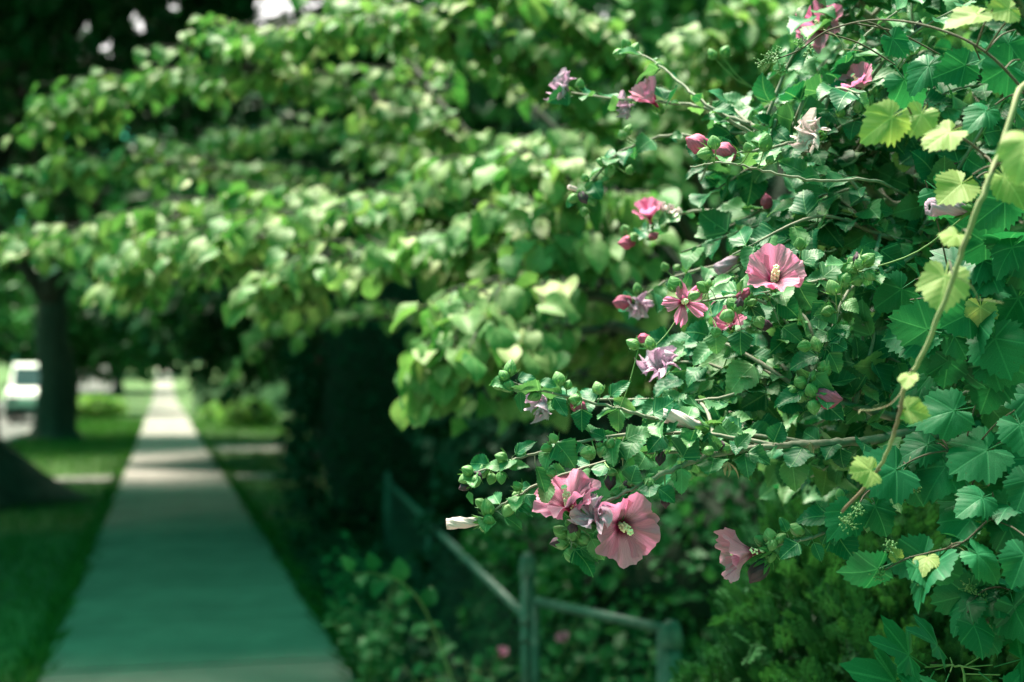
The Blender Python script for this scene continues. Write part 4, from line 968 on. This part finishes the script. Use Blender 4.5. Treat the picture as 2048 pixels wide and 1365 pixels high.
# pixel, pointing angle in the picture (0 right, 90 up), size
BUDS = [(1021, 740, 85, 1.05), (1008, 752, 130, .85), (1000, 768, 185, .95), (1017, 772, 210, .95), (1063, 766, 60, .8), (1072, 792, 200, .9), (1118, 760, 110, 1), (1152, 800, 170, 1.0), (1196, 776, 110, 1.1), (1136, 770, 70, .8),
 (1001, 914, 165, 1.1), (930, 958, 200, 1.1), (951, 963, 260, .95), (935, 942, 150, .9), (966, 944, 90, 1.0), (983, 958, 250, .9), (1003, 954, 270, .9), (1106, 876, 120, 1.0), (1095, 895, 200, .75), (1178, 906, 190, 1.1), (1204, 904, 250, 1.0), (1199, 888, 100, .9, 1), (1222, 886, 70, 1.0),
 (1034, 972, 130, 1.0), (1038, 990, 180, .95), (1016, 1022, 240, 1.1), (975, 1020, 100, 1.05), (962, 1008, 140, .9), (968, 1052, 260, 1.0), (978, 1040, 330, .9), (1143, 1046, 20, 1.1), (1124, 1065, 150, 1.1), (1147, 1068, 80, 1.1, 1), (1168, 1080, 330, 1.15), (1126, 1086, 190, 1.0, 1), (1142, 1110, 270, 1.2), (1150, 1088, 280, .6),
 (1250, 977, 60, .9, 1), (1236, 986, 190, .8), (1297, 968, 260, 1.05), (1290, 985, 230, .75), (1300, 955, 40, .7), (1226, 945, 200, .6), (1103, 946, 190, .85), (1540, 1072, 110, 1.15), (1522, 1082, 150, .95), (1544, 1092, 250, 1.05), (1541, 1113, 260, 1.05), (1597, 1061, 150, 1.05), (1560, 1078, 40, .9),
 (1632, 690, 110, 1.1), (1610, 692, 190, .9), (1650, 743, 70, .9), (1600, 765, 150, 1.15), (1582, 785, 190, 1.05), (1602, 795, 230, 1.0), (1622, 780, 120, 1.15), (1640, 770, 60, 1.1), (1628, 750, 90, 1.1), (1628, 815, 270, 1.2), (1648, 735, 60, 1.0),
 (1455, 632, 200, 1.1), (1478, 615, 90, .9, 1), (1465, 612, 120, 1.0), (1407, 575, 150, 1.0), (1350, 570, 120, 1.2), (1418, 565, 90, .8), (1504, 605, 30, .9), (1387, 592, 20, .9), (1478, 622, 270, .8, 0), (1600, 487, 110, 1.2), (1432, 665, 250, .8), (1518, 645, 300, 1.0),
 (1700, 540, 180, 1.3), (1735, 520, 40, 1.3), (1712, 560, 200, 1.1), (1740, 552, 320, 1.1), (1720, 528, 100, 1.0, 1), (1705, 525, 130, 1.1), (1655, 622, 200, .9), (1665, 575, 120, 1.3), (1690, 560, 60, 1.2), (1530, 290, 80, 1.1), (1495, 295, 120, .9), (1428, 285, 110, 1.2), (1408, 308, 190, 1.3), (1540, 320, 60, .8),
 (1262, 965, 100, .7), (1368, 908, 200, .8), (1452, 897, 120, .9, 1), (1418, 902, 190, .8), (1300, 690, 100, .9), (1268, 690, 150, .9), (1680, 990, 100, .9)]
for b in BUDS: bud(b[0], b[1], b[2], 1.865 + random.uniform(-0.012, 0.02), b[3], dark=len(b) > 4 and b[4] == 1)
BUDS2 = [(1253, 92, 120, 2.25), (1240, 108, 190, 2.25), (1268, 100, 60, 2.24), (1315, 135, 250, 2.2), (1160, 170, 90, 2.3), (1245, 270, 120, 2.25), (1255, 262, 60, 2.28), (1205, 325, 160, 2.3), (1220, 340, 260, 2.3), (1210, 360, 200, 2.3), (1170, 355, 120, 2.3), (1148, 398, 200, 2.3), (1185, 405, 300, 2.3), (1178, 372, 60, 2.3), (1168, 425, 270, 2.3), (1260, 340, 80, 2.3),
 (1250, 460, 120, 2.45), (1330, 455, 60, 2.4), (1268, 475, 250, 2.4), (1425, 110, 120, 2.4), (1450, 105, 60, 2.4), (1330, 535, 120, 2.3), (1355, 535, 40, 2.28), (1275, 580, 100, 2.3), (1290, 605, 300, 2.3), (1480, 485, 110, 2.2), (1470, 505, 200, 2.2), (1820, 80, 110, 2.1), (1845, 75, 60, 2.1), (1680, 225, 120, 2.05), (1715, 215, 100, 2.05), (1735, 205, 60, 2.05), (1650, 45, 120, 2.2), (1660, 30, 60, 2.2), (1625, 280, 230, 2.05), (1745, 185, 90, 2.1), (1770, 160, 120, 2.2)]
for u, v, a, d in BUDS2: bud(u, v, a, d, random.uniform(0.9, 1.15))
FL = [ # throat px, depth, axis (x right, y away, z up), style, petal colour, size, roll
 (1143, 1026, 1.875, (-0.30, -0.55, 0.78), 'open', 'petal', 1.1, 0.3),
 (1238, 1046, 1.870, (0.24, -0.94, -0.24), 'open', 'petal', 1.12, 0.95),
 (1547, 572, 1.890, (-0.12, -0.86, 0.48), 'cup', 'petal', 1.05, 0.2),
 (1366, 603, 1.890, (-0.02, -0.95, -0.10), 'wilt', 'petal', 0.80, 0.63),
 (1529, 1102, 1.865, (-0.97, -0.12, -0.08), 'bell', 'petal', 1.12, 0.5),
 (1650, 60, 2.26, (-0.55, -0.75, 0.05), 'open', 'petal', 1.0, 0.2),
 (1728, 186, 2.06, (-0.55, -0.35, 0.55), 'cup', 'petal', 0.85, 0.4),
 (1318, 218, 2.22, (-0.55, -0.45, 0.55), 'half', 'petal', 1.05, 0.4),
 (1302, 450, 2.42, (-0.2, -0.7, 0.6), 'half', 'petal', 1.0, 0.1),
 (1330, 432, 2.40, (0.3, -0.3, 0.7), 'crumple', 'rolled', 0.7, 0.1),
 (1462, 660, 2.02, (-0.25, -0.65, 0.6), 'cup', 'petal', 0.85, 0.8),
 (1890, 355, 2.12, (-0.1, -0.8, 0.3), 'crumple', 'petal', 1.1, 0.8),
 (1192, 1044, 1.845, (-0.45, -0.60, 0.60), 'crumple', 'spent', 0.95, 0.9),
 (1322, 745, 2.06, (-0.3, -0.5, 0.6), 'crumple', 'spent', 1.0, 0.1),
 (1095, 795, 2.03, (-0.65, -0.5, -0.3), 'crumple', 'spent', 0.95, 0.7),
 (1140, 184, 2.30, (-0.8, -0.4, 0.25), 'crumple', 'spent', 0.95, 0.7),
 (1640, 272, 1.99, (-0.75, -0.55, 0.05), 'crumple', 'rolled', 1.0, 0.3),
 (1262, 210, 2.26, (-0.7, -0.4, -0.3), 'crumple', 'spent', 0.7, 0.3),
 (1272, 602, 2.29, (0.1, -0.5, -0.6), 'crumple', 'spent', 0.8, 0.3),
]
for u, v, d, ax, st, mt, s, rl in FL:
    base = P(u, v, d) - Vector(ax).normalized() * 0.004
    flower(hb, base, ax, st, mt, s, rl, stamen=st in ('open', 'cup', 'wilt', 'bell'), label='crumpled faded lilac flower' if st == 'crumple' else None)
    attach(np.array(base) - np.array(Vector(ax).normalized()) * 0.006, 0.0012)
RL = [ # base px, angle, kind, depth, size, fwd
 (964, 1043, 183, 'white', 1.865, 1.0, -0.1), (1408, 857, 165, 'white', 1.880, 1.25, -0.1), (1480, 512, 212, 'lilac', 2.15, 1.0, -0.2), (1622, 716, 176, 'dark', 2.0, 1.35, -0.2), (1162, 385, 165, 'white', 2.28, 0.5, -0.3),
 (1532, 1122, 232, 'dark', 1.875, 1.35, -0.1), (1418, 296, 155, 'pink', 1.98, 1.15, -0.2), (1470, 312, 170, 'pink', 1.98, 1.15, -0.2), (1630, 793, 358, 'pink', 1.86, 1.15, -0.2), (1270, 482, 185, 'pink', 2.42, 1.0, -0.2), (1262, 603, 180, 'pink', 2.28, 1.0, -0.3),
 (1142, 803, 335, 'pink', 1.885, 0.8, -0.1), (1276, 680, 20, 'pink', 2.08, 0.6, -0.2), (1535, 418, 100, 'pink', 2.2, 0.8, -0.3), (1160, 385, 300, 'dark', 2.27, 0.9, -0.3), (1480, 608, 60, 'pink', 1.90, 0.8, -0.3), (1935, 420, 183, 'lilac', 1.80, 1.25, -0.2), (1298, 478, 30, 'pink', 2.4, 0.6, -0.2),
 (1230, 1066, 80, 'dark', 1.80, 0.01, 0), (1312, 1040, 268, 'dark', 1.85, 0.01, 0), (1330, 985, 268, 'dark', 1.88, 0.8, -0.1), (1222, 945, 268, 'dark', 1.88, 0.9, -0.1), (1510, 648, 350, 'dark', 1.93, 0.9, -0.2), (1320, 900, 262, 'dark', 1.9, 0.8, -0.2), (945, 945, 320, 'dark', 1.865, 0.6, -0.2), (940, 970, 200, 'dark', 1.865, 0.6, -0.2),
 (1835, 70, 80, 'dark', 2.08, 0.8, -0.2), (1710, 320, 190, 'pink', 2.3, 0.6, -0.2)]
for u, v, a, kind, d, s, fw in RL:
    if s < 0.1: continue
    ax = Vector((math.cos(math.radians(a)), fw, math.sin(math.radians(a)))).normalized(); base = P(u, v, d)
    o = link('rolled_flower', calyx_me(), hb, axis_m(base, ax, s, random.uniform(0, 6)))
    if kind in ('white', 'lilac'): o['label'] = 'pale rolled-up spent flower'
    link('rolled_petal', ROL[kind], o, Matrix.Translation((0, 0, 0.001))); attach(np.array(base) - np.array(ax) * 0.006 * s, 0.0011)
# withered husk hanging from the long branch
for u, v in ((1455, 925), (1620, 885), (1232, 895)):
    so_ = Soup(); c = np.array(P(u, v, 1.885))
    for k in range(9):
        e = c + np.array([random.gauss(0, 0.007), random.gauss(0, 0.004), -random.uniform(0.004, 0.02)]); T = strip_leaf(5, lambda t: 0.16 * math.sin(PI * (0.1 + 0.85 * t)), 0, 0.5, 0.5, cols=(-1, 0, 1))
        so_.inst(T, [np.array(frame(c, e - c, rng.normal(size=3), np.linalg.norm(e - c) * 1.1))], [0.5])
    link('husk', so_.mesh('husk', M['dry']), hb); attach(c)
tagk(link('flower_stalk', H_gst.mesh('flower_stalk', M['gtwig']), hb), 'stuff')
H_.finish(300)

# ------------------------------------------------------------------ wild grape vine climbing over the shrub
VB = np.array([0.98, 1.72])
vn = root('grape_vine', (VB[0], VB[1], 0), 'wild grape vine with broad jagged leaves trailing over the flowering shrub', 'vine')
G_ = Leafy(vn, T_GRAPE, ['grape', 'grape_pale'], VB, 'vine')
vine_main = G_.branch([(VB[0], VB[1], -0.03), (VB[0] - 0.02, VB[1] + 0.05, 0.7), tuple(P(2200, 900, 1.9)), tuple(P(2150, 480, 1.85)), tuple(P(2110, 260, 1.65)), tuple(P(2048, 170, 1.5)), tuple(P(2000, 310, 1.46)), tuple(P(1965, 390, 1.45)), tuple(P(1925, 500, 1.46)), tuple(P(1890, 600, 1.48)), tuple(P(1850, 700, 1.50)), tuple(P(1813, 770, 1.52)), tuple(P(1790, 860, 1.55)), tuple(P(1752, 945, 1.60)), tuple(P(1684, 1024, 1.64))], 0.0040, 0.0018, 7, 'stem', 8, wob=0.0006)
v2 = G_.branch([tuple(P(2200, 900, 1.9)), tuple(P(2080, 780, 1.9)), tuple(P(1990, 720, 1.86)), tuple(P(1905, 702, 1.84)), tuple(P(1895, 650, 1.84)), tuple(P(1900, 560, 1.84))], 0.0018, 0.0009, 6, 'stem', 6, 'vinetwig')
v3 = G_.branch([tuple(P(2200, 1000, 1.85)), tuple(P(2060, 1000, 1.8)), tuple(P(1990, 1030, 1.77)), tuple(P(1925, 1086, 1.76)), tuple(P(1862, 1105, 1.75)), tuple(P(1812, 1118, 1.75)), tuple(P(1770, 1140, 1.75))], 0.0018, 0.0009, 6, 'stem', 6, 'vinetwig')
v4 = G_.branch([tuple(P(2110, 260, 1.65)), tuple(P(1990, 120, 1.65)), tuple(P(1880, 60, 1.68)), tuple(P(1760, 40, 1.75)), tuple(P(1660, 60, 1.85)), tuple(P(1600, 100, 1.9)), tuple(P(1555, 118, 1.9))], 0.0018, 0.0009, 6, 'stem', 6, 'vinetwig')
v5 = G_.branch([tuple(P(2200, 900, 1.9)), tuple(P(2060, 920, 1.85)), tuple(P(1960, 905, 1.82)), tuple(P(1870, 905, 1.8)), tuple(P(1800, 935, 1.8)), tuple(P(1735, 985, 1.78)), tuple(P(1720, 1005, 1.77))], 0.0018, 0.0009, 6, 'stem', 6, 'vinetwig')
v6 = G_.branch([tuple(P(2150, 480, 1.85)), tuple(P(2020, 490, 1.85)), tuple(P(2000, 530, 1.84)), tuple(P(1965, 590, 1.84)), tuple(P(1962, 640, 1.84))], 0.0018, 0.0009, 6, 'stem', 6, 'vinetwig')
v7 = G_.branch([tuple(P(2200, 1200, 1.9)), tuple(P(2090, 1190, 1.86)), tuple(P(2000, 1175, 1.83)), tuple(P(1955, 1190, 1.82)), tuple(P(1940, 1230, 1.82))], 0.0018, 0.0009, 6, 'stem', 6, 'vinetwig')
v8 = G_.branch([tuple(P(2110, 260, 1.65)), tuple(P(2010, 330, 1.6)), tuple(P(1930, 280, 1.58)), tuple(P(1850, 250, 1.58)), tuple(P(1790, 245, 1.6))], 0.0018, 0.0009, 6, 'stem', 6, 'vinetwig')
GLV = [ # foot px, tip px, depth, pale?
 (1898, 520, 1866, 612, 1.52, 1), (1925, 462, 1880, 488, 1.50, 1), (2062, 250, 2020, 345, 1.32, 1), (1815, 215, 1732, 268, 1.56, 1), (1855, 205, 1822, 268, 1.57, 1), (1925, 250, 1850, 292, 1.55, 1), (1985, 20, 1900, 46, 1.58, 1), (2040, 15, 1975, 30, 1.6, 1),
 (1960, 590, 1966, 655, 1.82, 1), (1820, 742, 1806, 772, 1.51, 1), (1795, 812, 1838, 828, 1.54, 1), (1762, 940, 1700, 942, 1.60, 1), (1975, 640, 2000, 742, 1.83, 0), (2000, 720, 1965, 815, 1.87, 0), (2060, 560, 1995, 660, 1.86, 0), (1950, 812, 1838, 838, 1.80, 0), (2010, 880, 1900, 935, 1.80, 0),
 (1885, 880, 1800, 905, 1.82, 0), (1925, 1085, 1998, 1146, 1.72, 0), (1985, 985, 1915, 1010, 1.76, 0), (2070, 930, 2030, 1010, 1.75, 0), (1870, 885, 1850, 985, 1.83, 0), (2000, 1020, 2035, 1110, 1.80, 0), (1935, 1225, 1955, 1290, 1.80, 0), (2020, 1180, 2045, 1270, 1.8, 0), (1985, 1250, 1960, 1310, 1.84, 0),
 (1820, 600, 1910, 650, 1.90, 0), (1770, 640, 1870, 690, 1.95, 0), (1830, 560, 1760, 610, 1.93, 0), (1900, 700, 1840, 760, 1.9, 0), (1880, 760, 1790, 790, 1.92, 0), (2040, 380, 1960, 440, 1.78, 0), (2045, 470, 1990, 540, 1.8, 0), (1960, 120, 1880, 150, 1.75, 0), (2040, 120, 1960, 170, 1.7, 0), (1880, 110, 1820, 170, 1.85, 0),
 (1790, 130, 1840, 210, 1.9, 0), (1990, 210, 1930, 250, 1.7, 0), (2030, 60, 2000, 130, 1.72, 0), (1770, 60, 1810, 110, 1.8, 0), (1850, 360, 1920, 420, 1.8, 0), (1945, 350, 1880, 400, 1.62, 1), (1985, 330, 2030, 400, 1.55, 1), (2030, 820, 2040, 900, 1.75, 0), (1940, 980, 1890, 1040, 1.85, 0), (1720, 1000, 1660, 1060, 1.84, 0), (1735, 985, 1770, 1060, 1.84, 0), (1800, 930, 1830, 1000, 1.86, 0), (2060, 1080, 2020, 1160, 1.7, 0),
 (1820, 1115, 1845, 1165, 1.74, 0), (1860, 1104, 1830, 1130, 1.75, 1), (1800, 1125, 1785, 1098, 1.75, 1)]
for u0, v0, u1, v1, d, pale in GLV:
    b = np.array(P(u0, v0, d)); e = np.array(P(u1, v1, d)) + np.array([0, random.uniform(-0.03, 0.01), 0]); dist, q = G_.near(b)
    V, F = tube(catmull([q, (q + b) / 2 + np.array([0, 0, 0.015 * dist / 0.05 * 0.2]), b], 4), [0.0012] * 8 + [0.0008], 5, False); G_.stalk.add(V, F)
    L = np.linalg.norm(e - b); nr = np.array([-0.15, -0.9, 0.5]) + rng.normal(0, 0.25, 3)
    dd = unit(e - b); G_.leaf(b - dd * 0.0, dd, nr, L / 0.95, None, pale, None, random.uniform(0.85, 1.1))
for p in (v2, v3, v5, v6, v7, v4, vine_main[:40]):
    for k in range(13):
        i = random.randrange(3, len(p)); q = p[i]; d = np.array([random.gauss(-0.3, 0.7), random.uniform(-0.6, 0.9), random.gauss(-0.3, 0.5)])
        u, v, dep = to_px(q)
        if dep < 1.72 or u < 1780: continue
        G_.leaf(q, d, np.array([-0.15, -0.8, 0.55]) + rng.normal(0, 0.35, 3), random.uniform(0.045, 0.085))
# small pale flower clusters and curled young leaves on the vine tips
ball = lathe([(0.001, -1), (0.8, -0.55), (1, 0), (0.8, 0.55), (0.001, 1)], 7)
for u, v, d in ((1715, 1022, 1.76), (1690, 1040, 1.76), (1700, 1050, 1.76), (1780, 1095, 1.75), (1760, 1150, 1.75), (1845, 1160, 1.74), (1540, 112, 1.9), (1555, 105, 1.9), (1525, 125, 1.9), (1560, 140, 1.9), (1620, 105, 1.88), (1600, 85, 1.9), (1940, 1175, 1.82), (1965, 1195, 1.82), (1825, 975, 1.8), (1800, 1000, 1.8)):
    so_ = Soup(); c = np.array(P(u, v, d)); dist, q = G_.near(c); so_.add(*tube(catmull([q, (q + c) / 2 + np.array([0, 0, -0.003]), c], 4), 0.0007, 5, False))
    for k in range(34):
        o = rng.normal(0, 0.0042, 3); so_.add(ball[0] * random.uniform(0.0009, 0.0016) + c + o, ball[1], None, random.random()); so_.add(*tube([c, c + o], 0.0003, 3, False))
    link('flower_cluster', so_.mesh('flower_cluster', M['bud']), vn)
for st, sg in ((vine_main[60], 1), (vine_main[78], -1), (v3[20], 1), (v5[22], -1), (v4[25], 1)):   # tendrils
    pts = [st + np.array([sg * 0.010 * k + 0.006 * math.sin(k * 1.3), 0.003 * math.cos(k * 1.7), -0.006 * k + 0.005 * math.cos(k * 1.3)]) for k in range(6)]
    link('tendril', make_mesh('tendril', *tube(catmull(pts, 5), 0.0006, 5), M['vine']), vn)
G_.finish(300, 'vinetwig')

# ------------------------------------------------------------------ maple seedling and low plants by the fence
mp_ = root('maple_sapling', (0.62, 1.85, 0), 'young maple with pointed lobed leaves below the cedar', 'sapling')
A_ = Leafy(mp_, T_MAPLE, ['maple'], None, 'gtwig')
ms_ = A_.branch([(0.62, 1.85, -0.03), (0.60, 1.86, 0.5), (0.58, 1.86, 0.9), tuple(P(1930, 1375, 1.86)), tuple(P(1905, 1330, 1.86))], 0.003, 0.0012, 6, 'stem')
for u0, v0, u1, v1, d in ((1850, 1335, 1770, 1365, 1.84), (1860, 1330, 1800, 1300, 1.86), (1900, 1315, 1860, 1280, 1.87), (1975, 1305, 1990, 1265, 1.88), (1900, 1345, 1870, 1385, 1.80), (1960, 1340, 2010, 1390, 1.80), (1985, 1330, 2045, 1310, 1.84), (1870, 1340, 1830, 1390, 1.82), (2000, 1350, 2060, 1370, 1.82)):
    b = np.array(P(u0, v0, d)); e = np.array(P(u1, v1, d)) + np.array([0, -0.02, 0]); dist, q = A_.near(b); V, F = tube([q, (q + b) / 2, b], 0.0009, 5, False); A_.stalk.add(V, F)
    A_.leaf(b, e - b, np.array([-0.1, -0.7, 0.8]) + rng.normal(0, 0.2, 3), np.linalg.norm(e - b) / 0.55)
A_.finish(300)

def weed(name, label, foot, pts, leaves, mat, T, size, cat='plant', d0=None, flowers=()):
    rt = root(name, (foot[0], foot[1], 0), label, cat); L_ = Leafy(rt, T, [mat], None, 'gtwig')
    for pl in pts:
        p = L_.branch([(foot[0] + random.uniform(-0.03, 0.03), foot[1] + random.uniform(-0.03, 0.03), -0.02)] + pl, 0.004, 0.0013, 5, 'stem', 5)
        for k in range(leaves):
            i = int((len(p) - 1) * (0.3 + 0.7 * k / max(1, leaves - 1))); t = unit(p[min(len(p) - 1, i + 1)] - p[max(0, i - 1)])
            sd = unit(np.cross(t, (0.1, -0.8, 0.5))) * (1 if k % 2 else -1)
            L_.leaf(p[i], sd + t * 0.5 + rng.normal(0, 0.25, 3), np.array([-0.1, -0.5, 0.9]) + rng.normal(0, 0.3, 3), size * random.uniform(0.7, 1.2))
    for q in flowers:
        f = flower(rt, q, (random.uniform(-0.4, 0.4), -0.5, 0.7), 'half', 'petal', 1.0, 0.2, False)
        dist, nq = L_.near(np.array(q)); V, F = tube([nq, np.array(q)], 0.0012, 5); L_.stalk.add(V, F)
    L_.finish(300)
weed('leaf_sprig', 'arching sprig with five pale oval leaves at the edge of the walk', (0.02, 4.7), [[tuple(P(880, 1290, 4.6)), tuple(P(820, 1180, 4.4)), tuple(P(760, 1150, 4.35)), tuple(P(705, 1148, 4.3))]], 8, 'shrub', T_OVAL, 0.068)
for i, (u, v, d, n, lab) in enumerate(((600, 1290, 7.2, 7, 'leafy weed on the right edge of the walk'), (640, 1330, 6.6, 8, 'bushy weed beside the walk near the wire fence'), (560, 1250, 8.4, 6, 'small dark weed where the hedge meets the walk'), (760, 1320, 5.4, 8, 'upright weed with pointed leaves in front of the wire fence'), (850, 1330, 5.2, 7, 'weed growing through the wire fence'), (960, 1300, 5.6, 6, 'weed with a faded pink bloom behind the wire fence'), (1130, 1320, 5.3, 6, 'weed with a small pink bloom behind the gate'), (1220, 1340, 5.0, 6, 'weed tangled in the gate wire'))):
    c = P(u + 130, v, d); fx, fy = c.x, c.y
    pl = [[(fx + random.gauss(0, 0.05), fy + random.gauss(0, 0.05), 0.2), (fx + random.gauss(0, 0.13), fy + random.gauss(0, 0.1), random.uniform(0.35, 0.62))] for k in range(n)]
    fl = [tuple(P(1000, 1318, 5.5))] if 'faded' in lab else [tuple(P(1132, 1290, 5.2))] if 'small pink' in lab else []
    weed('wayside_weed', lab, (fx, fy), pl, 11, 'shrub', T_OVAL, 0.06, flowers=fl)
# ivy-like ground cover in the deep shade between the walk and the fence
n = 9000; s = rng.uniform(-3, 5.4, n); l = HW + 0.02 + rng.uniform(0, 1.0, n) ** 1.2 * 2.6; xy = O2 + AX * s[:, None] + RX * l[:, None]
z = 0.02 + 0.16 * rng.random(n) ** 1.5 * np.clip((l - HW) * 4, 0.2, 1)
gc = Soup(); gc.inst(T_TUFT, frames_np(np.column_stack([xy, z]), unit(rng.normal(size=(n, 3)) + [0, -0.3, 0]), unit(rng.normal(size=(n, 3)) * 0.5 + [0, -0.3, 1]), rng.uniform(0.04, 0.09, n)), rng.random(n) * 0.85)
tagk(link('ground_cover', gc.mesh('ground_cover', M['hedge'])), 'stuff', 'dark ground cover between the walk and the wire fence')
